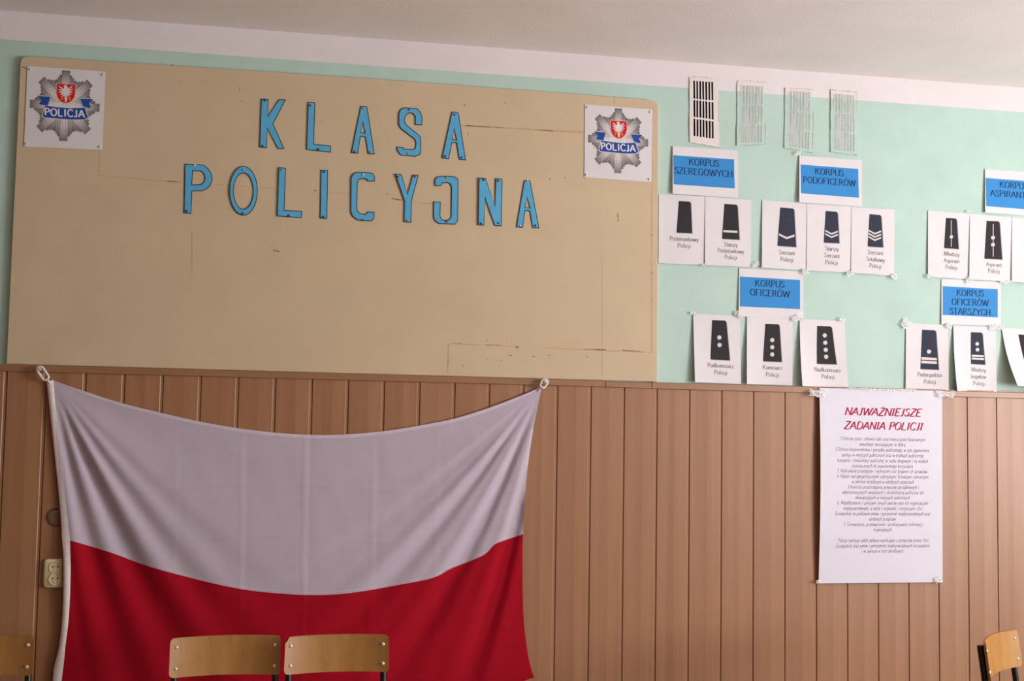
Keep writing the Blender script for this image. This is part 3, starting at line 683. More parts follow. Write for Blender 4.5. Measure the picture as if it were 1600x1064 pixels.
card([(1261,317.5),(1330.5,323),(1330,426),(1260.5,422.5)], [(1290,329.5),(1309,331),(1311.5,380),(1287,379)], [chev(1289.5,359,1299.2,364.2,1309,360.4,2.6), chev(1289.2,364,1299.2,369.2,1309.2,365.4,2.6)], [('Starszy',1300,389.2,21),('Sierżant',1300,400,24),('Policji',1299.5,410.6,19.5)], 'navy', .0050, Lf(.002,0,.002), J('Starszy Sierżant Policji, epaulette with two chevrons'))
card([(1330.5,323),(1398,327.5),(1397,431),(1330,426)], [(1358.5,334.5),(1377,336),(1380,386.5),(1355.5,385)], [chev(1357.3,358.6+d,1367,364+d,1376.8,360+d,2.6) for d in (0, 5, 10)], [('Sierżant',1368,395.2,24),('Sztabowy',1368,406,29),('Policji',1368,416.2,19)], 'navy', .0062, Lf(.002,0,.002), J('Sierżant Sztabowy Policji, epaulette with three chevrons'))
card([(1450,329),(1515.5,334),(1514.5,436.5),(1450,432)], [(1478,340.5),(1495,341.5),(1498,389),(1475,387.5)], [barpoly(1485.9,344,1486.9,344,41.5), starpoly(1486.5,370,3.1)], [('Młodszy',1487,397.6,24.5),('Aspirant',1487,408,24.5),('Policji',1487,418.2,19)], 'blk', .0038, Lf(.005,0,.002), J('Młodszy Aspirant Policji, epaulette with line and one star'))
card([(1515.5,334),(1581,339.5),(1581,440),(1514.5,436.5)], [(1541.5,345),(1562,346),(1566,405.5),(1538,404)], [barpoly(1551.3,350,1552.4,350,51), starpoly(1551.6,371.3,3.5), starpoly(1551.6,382.3,3.5)], [('Aspirant',1553,413.9,24),('Policji',1553,424,18.5)], 'blk', .0050, Lf(.006,0,.003), J('Aspirant Policji, epaulette with line and two stars'))
card([(1581.2,339.5),(1646,345),(1645,446),(1581,440)], None, [], [], 'blk', .0062, Lf(.006,0,.004), 'white card mostly cut off by the photo edge, upper row')
bowl = lambda a, b: (lambda u, v: ((a*(1-u)+b*u)*math.sin(math.pi*v), 0))
card([(1083,490),(1156,494),(1158,600),(1086,597)], [(1112.5,500),(1135,501),(1140.5,563),(1110,561.5)], [starpoly(1124,527.3,3.9), starpoly(1124.3,539,3.9)], [('Podkomisarz',1126,571.8,41),('Policji',1126.3,582.6,20.5)], 'blk', .0040, Lf(.02,.004,.006), J('Podkomisarz Policji, epaulette with two stars one above the other'))
card([(1167,494),(1239,499.5),(1238,602),(1167,600)], [(1195.8,505.8),(1218,506.8),(1221.6,565.4),(1192,564.4)], [starpoly(1206.6,y,3.8) for y in (531.4,542.5,553.7)], [('Komisarz',1207,574.8,30.5),('Policji',1207,586,20.5)], 'blk', .0040, Lf(.02,.012,.004), J('Komisarz Policji, epaulette with three stars'))
card([(1249.5,498),(1319.7,501.6),(1326,606),(1254,603)], [(1276.7,509),(1300,510.3),(1307.4,569.3),(1276.3,568.3)], [starpoly(1288.7,524,3.8), starpoly(1289.5,535.4,3.8), starpoly(1290.3,546.6,3.8), starpoly(1290.9,557.5,3.8)], [('Nadkomisarz',1293,578.4,41),('Policji',1294,589,20.5)], 'blk', .0040, Lf(.028,.01,.004), J('Nadkomisarz Policji, epaulette with four stars'), bowl(-1.0, -.6))
card([(1415.7,504.6),(1481,508.4),(1482.5,610),(1415,608)], [(1440.7,515),(1462.7,516.3),(1466.9,577.8),(1438,576.5)], [starpoly(1451.6,549.4,3.8), barpoly(1439.8,558,1463.7,559.2,3.9), barpoly(1439.6,563.5,1463.9,564.8,3.9)], [('Podinspektor',1453,586.2,38.5),('Policji',1453,597,19)], 'navy', .0040, Lf(.004,.022,.003), J('Podinspektor Policji, epaulette with one star over two bars'))
card([(1489.6,508.4),(1556,512),(1557.7,612.7),(1496,611)], [(1517,519),(1535.3,519.7),(1539.5,569.7),(1517,568.5)], [starpoly(1526.9,537.3,3.3), starpoly(1527.4,546.4,3.3), barpoly(1518.4,554.3,1537.2,555.2,3), barpoly(1518.4,558.5,1537.4,559.5,3)], [('Młodszy',1529,578.4,22.5),('Inspektor',1529,589,24.5),('Policji',1529.7,599.6,18)], 'navy', .0040, Lf(.03,.022,.006), J('Młodszy Inspektor Policji, epaulette with two stars over two bars'), bowl(-1.4, -.5))
card([(1565,512),(1636,517),(1650,607),(1590,602.5)], [(1591,522.5),(1612,524),(1630,573),(1603,572)], [], [], 'blk', .0040, lambda u, v: .075*v**1.6*(1-.4*u), 'white card whose lower edge curls off the wall at the photo edge', bowl(-3.2, -2))

# ------------------------------------------------------------------ poster of tasks
def poster():
    sh = Sheet([(1280.3,606),(1472,610.8),(1473,909.7),(1279,911.5)], .0325, lambda u, v: .003*math.sin(math.pi*v)+.012*(1-u)**3*math.sin(math.pi*min(1, v*.9+.05))+.001, lambda u, v: (2.4*math.sin(math.pi*v)*(1-u)**2, 0))
    root = empty('poster', sh.P(.5, 1), 'tall white poster with a crimson heading taped over the wood panelling', 'poster')
    sh.sheet('sheet', 'glossy_paper', root, 14, 18)
    for t, cx, cy, wp in (('NAJWAŻNIEJSZE', 1379, 643.6, 119), ('ZADANIA POLICJI', 1379.5, 665.3, 122)):
        mb = MB(); sh.text(mb, t, cx, cy, wp, 11.6, 'heading', 1.5); tag(mb.build('heading_line', 'crimson', root), 'crimson italic capitals')
    body = [(510,308,1095,'1.Ochrona życia i zdrowia ludzi oraz mienia przed bezprawnymi'),(560,485,918,'zamachami naruszającymi te dobra.'),(610,265,1130,'2.Ochrona bezpieczeństwa i porządku publicznego, w tym zapewnienie'),
     (660,322,1082,'spokoju w miejscach publicznych oraz w środkach publicznego'),(710,280,1120,'transportu i komunikacji publicznej, w ruchu drogowym i na wodach'),(760,418,988,'przeznaczonych do powszechnego korzystania.'),
     (807,280,1118,'3. Wykrywanie przestępstw i wykroczeń oraz ściganie ich sprawców.'),(857,278,1125,'4. Nadzór nad specjalistycznymi uzbrojonymi formacjami ochronnymi'),(906,417,997,'w zakresie określonym w odrębnych przepisach.'),
     (955,380,1037,'5.Kontrola przestrzegania przepisów porządkowych i'),(1003,330,1078,'administracyjnych związanych z działalnością publiczną lub'),(1051,450,960,'obowiązujących w miejscach publicznych.'),
     (1101,282,1123,'6. Współdziałanie z policjami innych państw oraz ich organizacjami'),(1151,340,1070,'międzynarodowymi, a także z organami i instytucjami Unii'),(1200,262,1140,'Europejskiej na podstawie umów i porozumień międzynarodowych oraz'),
     (1249,575,830,'odrębnych przepisów.'),(1299,340,1070,'7. Gromadzenie, przetwarzanie i przekazywanie informacji'),(1348,620,793,'kryminalnych.'),
     (1446,290,1125,'Policja realizuje także zadania wynikające z przepisów prawa Unii'),(1496,270,1135,'Europejskiej oraz umów i porozumień międzynarodowych na zasadach'),(1545,508,900,'i w zakresie w nich określonych.')]
    mb = MB()
    for y, x0, x1, t in body: sh.text(mb, t, 1260+(x0+x1)/2/5.9125, 600+y/5.9125, (x1-x0)/5.9125, 5.6, 'script', 1.5)
    mb.build('body_text', 'grey_text', root)
poster()

# ------------------------------------------------------------------ scraps of clear tape
def tape(x, y, wd, h, ang, Y, label):
    n = 6; c, s_ = math.cos(ang), math.sin(ang); mb = MB(); rnd = random.Random(int(x*7+y))
    rows = []
    for j in range(n+1):
        for i in range(n+1):
            u = i/n-.5; v = j/n-.5
            if i in (0, n): u += rnd.uniform(-.08, .08)
            if j in (0, n): v += rnd.uniform(-.12, .12)
            X = u*wd; Yp = v*h; rows.append(at(x+X*c-Yp*s_, y+X*s_+Yp*c, -Y-rnd.uniform(0, .003)))
    mb.add(rows, [(j*(n+1)+i, (j+1)*(n+1)+i, (j+1)*(n+1)+i+1, j*(n+1)+i+1) for j in range(n) for i in range(n)])
    tag(mb.build('clear_tape', 'tape'), label, 'tape', 'scraps of clear tape')
for a in [
 (1259,424,11,9,.1,.013,'crumpled clear tape under the seam of the single and double chevron cards'), (1329.5,426.5,13,8,-.3,.013,'crumpled clear tape under the seam of the double and triple chevron cards'),
 (1397,431.5,10,9,.2,.013,'clear tape on the outer lower corner of the triple chevron card'), (1181,413,12,6,-.5,.010,'small clear tape between the Starszy Posterunkowy and Sierżant cards'),
 (1101,414,10,4,.1,.010,'thin clear tape under the seam of the two leftmost cards'), (1121,100+137.5,7,6,-.6,.008,None),
 (1246,497,18,9,-.25,.012,'large crumpled tape between the Komisarz and Nadkomisarz cards'), (1316,499,9,6,-.3,.012,'clear tape on the top right corner of the Nadkomisarz card'),
 (1157,494,9,6,.2,.012,'clear tape on the top right corner of the Podkomisarz card'), (1151,489,5,8,.1,.008,'tiny clear tape by the lower left corner of the two line heading'),
 (1083,489.5,8,4,.2,.010,'thin clear tape on the top left corner of the Podkomisarz card'),
 (1415.5,505.5,13,12,-.8,.012,'clear tape on the top left corner of the Podinspektor card'), (1483,509,11,8,.3,.012,'clear tape on the top right corner of the Podinspektor card'),
 (1558,511.5,22,9,-.05,.012,'wide crumpled tape at the top right corner of the Młodszy Inspektor card'), (1514.5,437,9,9,-.4,.013,'clear tape under the seam of the Młodszy Aspirant and Aspirant cards'),
 (1573,440.5,20,5,-.05,.013,'clear tape along the bottom of the Aspirant card'), (1451,432,10,5,.3,.010,'faint clear tape on the lower left corner of the Młodszy Aspirant card'),
 (1247,240,9,6,-.5,.012,'small shiny tape above the PODOFICERÓW heading below a vent'), (1514,330,7,4,.1,.010,'tiny clear tape on the top seam of the two aspirant cards'),
 (1278,614,26,12,.05,.046,'wide clear tape on the top left corner of the tall poster'), (1478,615.5,28,9,.05,.042,'wide clear tape on the top right corner of the tall poster'),
 (1377,608.5,110,3.2,.03,.040,'long strip of clear tape along the top edge of the tall poster'), (1467,906,12,9,-.3,.040,'clear tape on the bottom right corner of the tall poster'), (1279,908,8,5,-.3,.042,'thin clear tape on the bottom left corner of the tall poster')]:
    if a[6]: tape(*a)

# ------------------------------------------------------------------ ventilation grilles high on the wall
def vent(quad, rows, x0, x1, closed, label, seed):
    rnd = random.Random(seed); T = .004
    Q = lambda x, y: (1020+x/4, 100+y/4)
    q = [Q(*p) for p in quad]; sh = Sheet(q, T)
    root = empty('vent_grille', sh.P(.5, 1), label, 'vent', 'ventilation grilles near the ceiling')
    zl = CAMH+1.423
    n = 7; xs = [x0+(x1-x0)*(i+.5)/n for i in range(n)]; hw = (x1-x0)/n*(.27 if closed else .30)
    uu = []; vv = []
    for x in xs: uu += [sh.uv(*Q(x-hw, 250))[0], sh.uv(*Q(x+hw, 250))[0]]
    for a, b in rows: vv += [sh.uv(*Q((x0+x1)/2, a))[1], sh.uv(*Q((x0+x1)/2, b))[1]]
    us = [0]+uu+[1]; vs = [0]+vv+[1]
    # plate with slot openings
    mb = MB(); fr = []
    V = {}
    wob = {}
    def key(i, j):
        if (i, j) not in V:
            edge = i in (0, len(us)-1) or j in (0, len(vs)-1)
            w1 = 0 if edge else rnd.uniform(-.004, .004); w2 = 0 if edge else rnd.uniform(-.006, .006)
            if edge: w1 = rnd.uniform(-.012, .012); w2 = rnd.uniform(-.006, .006)
            P = sh.P(us[i]+w1, vs[j]+w2); V[(i, j)] = P
        return V[(i, j)]
    for i in range(len(us)-1):
        for j in range(len(vs)-1):
            slot = i % 2 == 1 and j % 2 == 1
            c = [key(i, j), key(i, j+1), key(i+1, j+1), key(i+1, j)]; zc = sum(p.z for p in c)/4
            if slot:
                d = Vector((0, T*.9 if not closed else T*.25, 0)); back = [p+d for p in c]
                for k in range(4): mb.add([c[k], c[(k+1) % 4], back[(k+1) % 4], back[k]], [(0, 1, 2, 3)], 2)
                mb.add(back, [(0, 1, 2, 3)], 2)
            elif closed:                                   # painted over together with the wall
                zt = max(p.z for p in c); zb_ = min(p.z for p in c)
                if zb_ < zl < zt:
                    def cut(a, b):
                        t = (zl-a.z)/(b.z-a.z); return a+(b-a)*t
                    m1, m2 = cut(c[0], c[1]), cut(c[3], c[2])
                    mb.add([c[0], m1, m2, c[3]], [(0, 1, 2, 3)], 1); mb.add([m1, c[1], c[2], m2], [(0, 1, 2, 3)], 0)
                else: mb.add(c, [(0, 1, 2, 3)], 1 if zc > zl else 0)
            else: mb.add(c, [(0, 1, 2, 3)], 0)
    rim = [key(i, 0) for i in range(len(us))]+[key(len(us)-1, j) for j in range(1, len(vs))]+[key(i, len(vs)-1) for i in range(len(us)-2, -1, -1)]+[key(0, j) for j in range(len(vs)-2, 0, -1)]
    for a, b in zip(rim, rim[1:]+rim[:1]):
        zc = (a.z+b.z)/2
        mb.add([a, b, Vector((b.x, 0, b.z)), Vector((a.x, 0, a.z))], [(0, 1, 2, 3)], (1 if zc > zl else 0) if closed else 0)
    mb.build('slotted_plate', ['wall_green', 'wall_white', 'grille_grey'] if closed else ['grille', 'grille', 'hole'], root)
    # cracked sealing line round the plate
    cyc = rim+[rim[0]]
    for a, b in zip(cyc, cyc[1:]):
        if rnd.random() < (.5 if closed else .55):
            d = (b-a).normalized(); nrm = Vector((-d.z, 0, d.x))*.0011*rnd.uniform(.4, 1.2)
            ln = MB(); ln.add([Vector((p.x, -T-.0004, p.z)) for p in (a+nrm, b+nrm*.5, b-nrm*.5, a-nrm)], [(0, 1, 2, 3)]); ln.build('edge_crack', 'stain', root)
    if closed:
        fm = MB(); f = lambda u, v: sh.P(.1+.8*u, .07+.87*v)+Vector((0, -.0012-.0004*rnd.random(), 0))
        fm.grid(f, 10, 22); tag(fm.build('sealing_film', 'film', root, smooth=True), 'wrinkled translucent film over the slots')
R1 = [(109, 222), (232, 338), (350, 458)]
vent([(230,78),(408,90),(414,520),(232,490)], R1, 250, 382, False, 'white ventilation grille with open black slots, first in the row', 1)
vent([(530,102),(712,115),(702,500),(525,512)], [(138, 248), (260, 368), (382, 490)], 556, 688, True, 'painted over ventilation grille right beside the black slotted one', 2)
vent([(828,148),(1005,160),(1000,555),(822,522)], [(172, 292), (300, 405), (416, 525)], 852, 984, True, 'painted over ventilation grille with dark cracked edges, third in the row', 3)
vent([(1113,160),(1278,175),(1280,570),(1110,550)], [(192, 302), (314, 422), (434, 540)], 1134, 1262, True, 'painted over ventilation grille at the right end of the row', 4)

# ------------------------------------------------------------------ flag
ZF = lambda P: [(60+x*.5125, 560+y*.5125) for x, y in P]
TOP = catmull(ZF([(45,66),(90,83),(150,103),(250,135),(370,165),(490,192),(610,213),(730,227),(830,233),(930,232),(1050,222),(1160,205),(1270,183),(1370,152),(1450,122),(1500,102),(1535,86)]), 6)
SEAM = catmull(ZF([(96,555),(150,570),(230,595),(330,632),(430,660),(530,685),(630,705),(730,716),(820,721),(910,719),(1000,708),(1100,690),(1180,675),(1220,662),(1260,640),(1330,612),(1365,594),(1390,568),(1420,555),(1450,545),(1478,536)]), 6)
BOT = catmull(ZF([(60,1075),(180,1120),(330,1165),(520,1200),(720,1220),(850,1222),(1000,1210),(1180,1165),(1330,1090),(1430,1020),(1480,984),(1512,974)]), 6)
LW = catmull(ZF([(45,66),(52,150),(62,250),(78,400),(90,500),(96,555)]), 6)
LR = catmull(ZF([(96,555),(98,650),(93,780),(82,880),(76,940),(68,1000),(60,1075)]), 6)
RW = catmull(ZF([(1535,86),(1522,150),(1508,220),(1492,330),(1482,450),(1478,536)]), 6)
RR = catmull(ZF([(1478,536),(1476,620),(1478,760),(1485,850),(1498,930),(1512,974)]), 6)
SO = catmull(ZF([(24,70),(33,150),(45,260),(60,400),(70,520),(75,600),(76,680),(72,790),(62,880),(48,940),(40,1010),(30,1075)]), 6)
SI = LW+LR[1:]
C1, C2 = (81, 592), (848, 602)
def sstep(a, b, x): t = min(1, max(0, (x-a)/(b-a))); return t*t*(3-2*t)
def fdepth(x, y):
    d = .034
    # folds fanning out from the left clip
    dx, dy = x-C1[0], y-C1[1]; r = math.hypot(dx, dy)+1e-6; th = math.atan2(dx, dy)-.00012*r
    env = sstep(0, 160, r)*(1-.5*sstep(300, 620, r)); win = sstep(.03, .1, th)*(1-sstep(.48, .85, th))
    d += .0080*env*win*math.cos((th-.285)*2*math.pi/.185)+.004*env*win*math.cos((th-.2)*2*math.pi/.36)
    d += .014*env*sstep(.2, .5, th)*(1-sstep(.7, 1.1, th))
    # folds fanning out from the right clip
    dx, dy = C2[0]-x, y-C2[1]; r = math.hypot(dx, dy)+1e-6; th = math.atan2(dx, dy)-.0002*r
    env = sstep(0, 150, r)*(1-.5*sstep(320, 620, r)); win = sstep(.04, .12, th)*(1-sstep(.55, .95, th))
    d += .010*env*win*math.cos((th-.26)*2*math.pi/.21)+.004*env*win*math.cos((th-.1)*2*math.pi/.11)
    d += .012*env*sstep(.3, .6, th)*(1-sstep(.7, 1.2, th))
    # soft belly in the middle, pressed-in folding creases
    d += .012*math.exp(-((x-460)/190)**2)*sstep(640, 900, y)
    for cx, k in ((275, .0010), (378, .0016), (476, .0022), (583, .0014), (682, .0012)):
        xx = cx-(y-800)*.012; d += k*math.exp(-((x-xx)/2.6)**2)-k*.5*math.exp(-((x-xx-5)/5)**2)
    for cy, k in ((762, .0007), (845, .0007)): d += k*math.exp(-((y-cy-8*math.sin(x/90))/2.6)**2)
    d += .0006*math.sin(x*.11+y*.03)*math.sin(y*.07-x*.02)
    d += .016*math.exp(-((x-95)/40)**2)*math.exp(-((y-895)/75)**2)
    return max(.026, d)
def fpt(p, k=0): return at(p[0], p[1], -fdepth(*p)-k)
def coons(T, B, L, R, u, v):
    t, b, l, r = poly_at(T, u), poly_at(B, u), poly_at(L, v), poly_at(R, v)
    return tuple((1-v)*t[i]+v*b[i]+(1-u)*l[i]+u*r[i]-((1-u)*(1-v)*T[0][i]+u*(1-v)*T[-1][i]+(1-u)*v*B[0][i]+u*v*B[-1][i]) for i in (0, 1))
def flag():
    root = empty('flag', at(460, 1100, -.03), 'white over red flag hanging in a sag between two white clips', 'flag')
    us = [i/150 for i in range(151)]
    mb = MB(); mb.slab(lambda u, v: fpt(coons(TOP, SEAM, LW, RW, u, v)), 170, 70, .0008)
    tag(mb.build('white_band', 'white_cloth', root, smooth=True, sharp=70), 'white upper half of the flag')
    mb = MB(); mb.slab(lambda u, v: fpt(coons(SEAM, BOT, LR, RR, u, v)), 170, 70, .0008)
    tag(mb.build('red_band', 'red_cloth', root, smooth=True, sharp=70), 'red lower half of the flag')
    mb = MB()
    def sl(u, v):
        a, b = poly_at(SO, v), poly_at(SI, v); p = (a[0]+(b[0]-a[0])*u, a[1]+(b[1]-a[1])*u)
        q = fpt(p, .0012+.004*math.sin(math.pi*min(1, u*1.05))); return q
    mb.slab(sl, 6, 90, .003)
    s_ = mb.build('hoist_sleeve', 'sleeve', root, smooth=True, sharp=70); tag(s_, 'off white sleeve down the left edge')
    mb = MB(); pts = [poly_at(SO, i/70) for i in range(71)]
    mb.tube([fpt((p[0]-.4, p[1]), -.002) for p in pts], .0022, 6); mb.build('red_edge', 'red_cloth', s_, smooth=True)
    mb = MB()
    def hem(u, v):
        p = poly_at(TOP, u); return at(p[0], p[1]+v*5.2*min(1, u*12+.2, (1-u)*12+.2), -fdepth(*p)-.0016+.0008*v)
    mb.slab(hem, 120, 2, .002); mb.build('top_hem', 'hem_cloth', root, smooth=True, sharp=70)
    mb = MB()
    for i in range(150):
        a, b = poly_at(SEAM, (i+.1)/150), poly_at(SEAM, (i+.7)/150)
        mb.add([fpt((a[0], a[1]-4.6), .0005), fpt((b[0], b[1]-4.6), .0005), fpt((b[0], b[1]-4.0), .0005), fpt((a[0], a[1]-4.0), .0005)], [(0, 3, 2, 1)])
    mb.build('seam_stitching', 'sleeve', root)
flag()

def hook(pA, pB, label):
    """an elongated plastic ring between rail pin and flag corner"""
    Y = -.05; A, B = at(*pA, Y), at(*pB, Y); ax = (B-A).normalized(); L = (B-A).length; side = Vector((0, 1, 0)).cross(ax).normalized(); R = .0115; pts = []
    root = empty('flag_clip', (A.x, -.03, B.z), label, 'clip', 'white plastic flag clips')
    for i in range(9): t = math.pi*i/8; pts.append(A+ax*R-ax*R*math.sin(t)+side*R*math.cos(t))
    for i in range(9): t = math.pi*i/8; pts.append(B-ax*R+ax*R*math.sin(t)-side*R*math.cos(t))
    mb = MB(); mb.tube(pts, .0042, 10, closed=True); mb.build('ring', 'hookp', root, smooth=True)
    mb = MB(); g = A+ax*L*.5+side*R; mb.tube([g-ax*.006, g+ax*.006], .006, 10); mb.build('latch', 'hookp', root, smooth=True)
    mb = MB(); p = A+ax*(R*.9); mb.lathe([(.003, 0), (.003, .028), (.0065, .0285), (.006, .031), (.002, .032)], 12, (p.x, -.029, p.z), (0, -1, 0)); tag(mb.build('screw', 'steel', root, smooth=True), 'steel screw head')
    mb = MB(); e = Vector((B.x, -.036, B.z))+ax*.012; mb.tube([B-ax*.002+Vector((0, -.004, 0)), (B+e)/2, e+ax*.006], .003, 8); mb.build('cord_loop', 'hookp', root, smooth=True)
hook((60, 573.5), (73.5, 593), 'white plastic clip holding the upper left corner of the flag')
hook((854, 593), (846, 605), 'white plastic clip holding the upper right corner of the flag')

# ------------------------------------------------------------------ socket and cover on the panelling
def socket():
    Y = -.0225; A = at(70, 873, Y); B = at(108, 917, Y); root = empty('power_socket', ((A.x+B.x)/2, Y, B.z), 'ivory double power socket half hidden behind the flag', 'socket')
    def rr(x0, x1, z0, z1, r, k=6):
        P = []
        for cx, cz, a in ((x1-r, z1-r, 0), (x0+r, z1-r, 90), (x0+r, z0+r, 180), (x1-r, z0+r, 270)):
            P += [(cx+r*math.cos(math.radians(a+90*i/k)), cz+r*math.sin(math.radians(a+90*i/k))) for i in range(k+1)]
        return P
    mb = MB(); x0, x1, z0, z1 = A.x, A.x+.088, B.z, A.z
    O = rr(x0, x1, z0, z1, .014); n = len(O); I = rr(x0+.004, x1-.004, z0+.004, z1-.004, .012)
    V = [(x, Y+.003, z) for x, z in O]+[(x, Y-.011, z) for x, z in O]+[(x, Y-.014, z) for x, z in I]
    F = [tuple(range(2*n, 3*n)), tuple(reversed(range(n)))]+[(a*n+i, a*n+(i+1) % n, (a+1)*n+(i+1) % n, (a+1)*n+i) for a in (0, 1) for i in range(n)]
    mb.add(V, F); fix_normals(mb.build('housing', 'ivory', root, smooth=True))
    for cz in (z1-.031, z0+.031):
        cx = (x0+x1)/2-.002; mb = MB(); yf = Y-.0142
        mb.lathe([(.0235, -.001), (.0235, .0025), (.0215, .0032), (.020, .0005), (.002, .0004)], 28, (cx, yf, cz), (0, -1, 0))
        o = fix_normals(mb.build('outlet', 'ivory', root, smooth=True))
        h = MB()
        for dx, dz, r in ((-.0095, .003, .0028), (.0095, .003, .0028)): h.lathe([(r, 0), (r*.9, .0006)], 12, (cx+dx, yf-.0005, cz+dz), (0, -1, 0))
        h.build('pin_hole', 'hole', o)
        p = MB(); p.lathe([(.002, 0), (.0018, .007), (.0006, .008)], 10, (cx, yf-.0003, cz-.009), (0, -1, 0)); p.build('earth_pin', 'steel', o, smooth=True)
socket()
mb = MB(); P = at(89, 808, -.0225)
mb.lathe([(.036, 0), (.036, .0025), (.034, .0042), (.022, .0052), (.004, .0055)], 32, P, (0, -1, 0))
cr_ = MB()
an = [math.radians(35+110*i/14) for i in range(15)]
cr_.add([Vector((P.x+math.cos(a)*q*.033, P.y-.0058, P.z+math.sin(a)*q*.033)) for a in an for q in (1, .84+.16*abs(a-math.pi/2))], [(2*i, 2*i+1, 2*i+3, 2*i+2) for i in range(14)])
cv = fix_normals(mb.build('round_cover', 'cap', smooth=True)); tag(cv, 'round brown cover on the panelling, half behind the flag above the socket', 'cover')
cr_.build('painted_shade', 'hole', cv)  # dark crescent painted as the shade inside the cover's upper rim

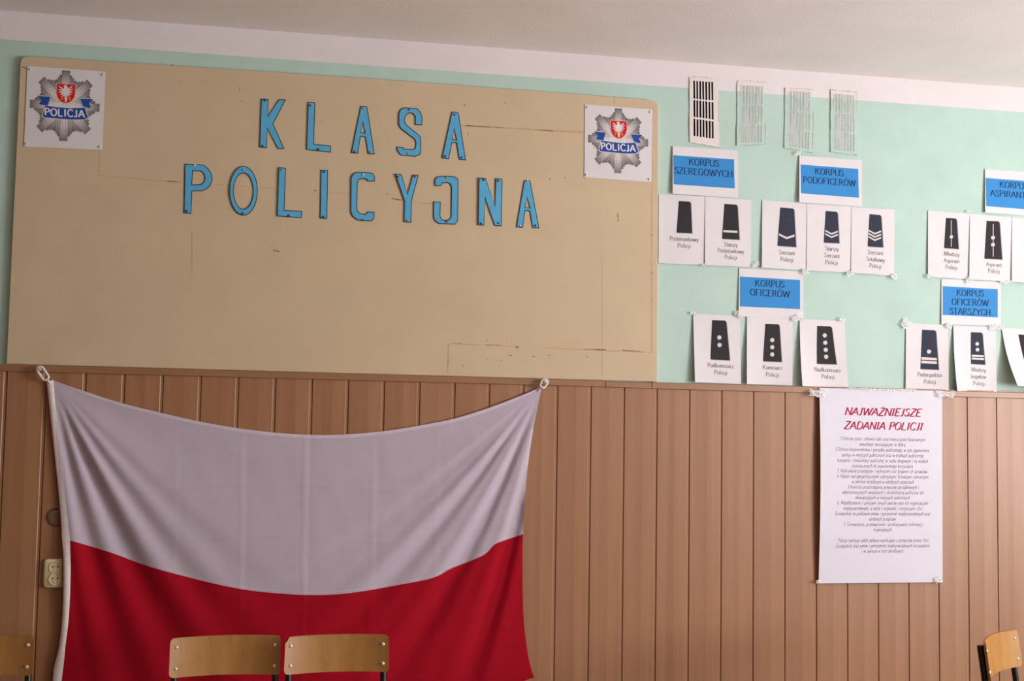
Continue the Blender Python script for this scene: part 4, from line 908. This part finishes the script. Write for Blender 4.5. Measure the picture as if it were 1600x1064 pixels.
# ------------------------------------------------------------------ school chairs
def chair(loc, rz, label, chip=False, w_=.372, h=.142):
    root = empty('school_chair', loc, label, 'chair', 'plywood school chairs in front of the panelled wall', rz)
    org = Vector(loc)
    def put(mb, name, m, parent=None, smooth=True):
        o = None
        for i, v in enumerate(mb.v): mb.v[i] = v+org
        return fix_normals(mb.build(name, m, parent or root, smooth=smooth))
    # local: faces -Y, backrest at +Y
    tilt = .13; zt = .80; yb = .185
    def back(x, z, t):                                    # point on the backrest front (t=0) or rear
        k = (x/(w_/2))**2
        return Vector((x, yb-.034*k+(z-.66)*tilt+t, z))
    hw = w_/2; r = .014
    ol = []
    for cx, cz, a in ((hw-r, zt-r, 0), (-hw+r, zt-r, 90), (-hw+r, zt-h+r, 180), (hw-r, zt-h+r, 270)):
        if chip and a == 90:
            ol += [(-hw+.018, zt), (-hw+.013, zt-.004), (-hw+.012, zt-.012), (-hw+.004, zt-.017), (-hw+.001, zt-.021)]; continue
        ol += [(cx+r*math.cos(math.radians(a+15*i)), cz+r*math.sin(math.radians(a+15*i))) for i in range(7)]
    # columns across: slice the outline into vertical strips so that the board can bend
    N = 28; mb = MB(); T = .009
    xs = sorted(set([-hw+i*w_/N for i in range(N+1)]+[hw-.002, hw-.006, -hw+.002, -hw+.006, -hw+.013, -hw+.018, hw-.01]))
    def span(x):
        zsx = []
        for a, b in zip(ol, ol[1:]+ol[:1]):
            if min(a[0], b[0])-1e-7 <= x <= max(a[0], b[0])+1e-7:
                if abs(a[0]-b[0]) < 1e-7: zsx += [a[1], b[1]]
                else: zsx.append(a[1]+(b[1]-a[1])*(x-a[0])/(b[0]-a[0]))
        return min(zsx), max(zsx)
    M_ = 5; cols = []
    for x in xs:
        lo, hi = span(x); cols.append([(x, lo+(hi-lo)*j/M_) for j in range(M_+1)])
    n = len(xs); K = n*(M_+1)
    V = [back(x, z, 0) for c in cols for x, z in c]+[back(x, z, T) for c in cols for x, z in c]
    F = []
    for i in range(n-1):
        for j in range(M_):
            a = i*(M_+1)+j; b = a+M_+1; F += [(a, b, b+1, a+1), (K+a, K+a+1, K+b+1, K+b)]
    mb.add(V, F, 0)
    E = []
    for i in range(n-1):
        for j in (0, M_): a = i*(M_+1)+j; b = a+M_+1; E.append((a, b, K+b, K+a))
    for j in range(M_):
        for i in (0, n-1): a = i*(M_+1)+j; E.append((a, a+1, K+a+1, K+a))
    base = len(mb.f); mb.f += [list(f) for f in E]; mb.mi += [1]*len(E)
    bk = put(mb, 'backrest', ['ply', 'ply_edge']); tag(bk, 'curved varnished plywood')
    px_ = hw-.020
    for x in (-px_, px_):
        for z in (zt-.030, zt-h+.028):
            m2 = MB(); p = back(x, z, 0); m2.lathe([(.0062, -.001), (.0060, .0015), (.0045, .003), (.0015, .0036)], 14, p, (0, -1, .13)); put(m2, 'rivet', 'steel', bk)
    sx = hw-.016
    for sg in (-1, 1):
        m2 = MB(); x = sg*sx; k = (x/(w_/2))**2
        off = -.034*k+T+.0115
        pts = [(x, yb+off+(zt-.012-.66)*tilt, zt-.012), (x, yb+off+(.66-.66)*tilt, .66), (x, yb+off-.14*tilt, .52), (x, yb+off-.2*tilt-.004, .45), (x, yb+.0, .38), (x, yb+.03, .2), (x, yb+.05, .02)]
        m2.tube(catmull(pts, 4), .011, 14); lg = put(m2, 'rear_leg', 'tube')
        m3 = MB(); m3.lathe([(.014, 0), (.014, .03), (.0115, .033)], 14, (x, yb+.05, 0), (0, 0, 1)); put(m3, 'rubber_foot', 'rubber', lg)
        m2 = MB(); pts = [(x, yb-.006, .40), (x, .05, .425), (x, -.12, .43), (x, -.155, .40), (x, -.17, .2), (x, -.18, .02)]
        m2.tube(catmull(pts, 4), .011, 14); lg = put(m2, 'front_leg', 'tube')
        m3 = MB(); m3.lathe([(.014, 0), (.014, .03), (.0115, .033)], 14, (x, -.18, 0), (0, 0, 1)); put(m3, 'rubber_foot', 'rubber', lg)
        m2 = MB(); m2.tube([(x, -.171, .16), (x, yb+.035, .16)], .008, 10); put(m2, 'side_stretcher', 'tube')
    for y, z in ((yb-.002, .395), (-.145, .41)):
        m2 = MB(); m2.tube([(-sx, y, z), (sx, y, z)], .008, 10); put(m2, 'stretcher', 'tube')
    # seat
    m2 = MB(); sw, sd = .335, .37
    def seat(u, v):
        x = (u-.5)*sw; y = -.205+v*sd; e = abs(u-.5)*2; f = abs(v-.5)*2
        rr_ = 1-.04*max(0, (e-.75)/.25)**2*(f > .8); rx = 1-.05*max(0, (f-.8)/.2)**2
        z = .452+.008*e*e-.012*max(0, (.2-v)/.2)**2; return Vector((x*rx, y, z))
    us = [i/12 for i in range(13)]; n = 13; top = [seat(u, v) for v in us for u in us]; bot = [p-Vector((0, 0, .011)) for p in top]; KK = n*n
    F = [(j*n+i, j*n+i+1, (j+1)*n+i+1, (j+1)*n+i) for j in range(12) for i in range(12)]; m2.add(top+bot, F+[tuple(KK+q for q in reversed(f)) for f in F])
    rim = [i for i in range(n)]+[j*n+12 for j in range(1, n)]+[12*n+i for i in range(11, -1, -1)]+[j*n for j in range(11, 0, -1)]
    b0 = len(m2.f); ed = [[a, b, KK+b, KK+a] for a, b in zip(rim, rim[1:]+rim[:1])]; m2.f += ed; m2.mi += [1]*len(ed)
    put(m2, 'seat', ['ply', 'ply_edge'])
    return root
def seat_at(px, Yb, rz, label, **k):
    """put a chair so that its backrest stands at photo column px at depth Yb"""
    P = at(px, 1000, Yb); d = Vector((-math.sin(rz), math.cos(rz), 0))*.19
    chair((P.x-d.x, P.y-d.y, 0), rz, label, **k)
seat_at(353.5, -.58, .035, 'plywood school chair at the left of the pair before the flag', w_=.362, h=.127)
seat_at(526.5, -.60, .02, 'plywood school chair with a chipped top corner, right of the pair before the flag', chip=True, w_=.352, h=.122)
seat_at(-38, -.50, .05, 'plywood school chair cut off by the left edge of the photo', w_=.372, h=.128)
seat_at(1556.5, -.84, .70, 'turned plywood school chair at the right edge of the photo', w_=.365, h=.130)
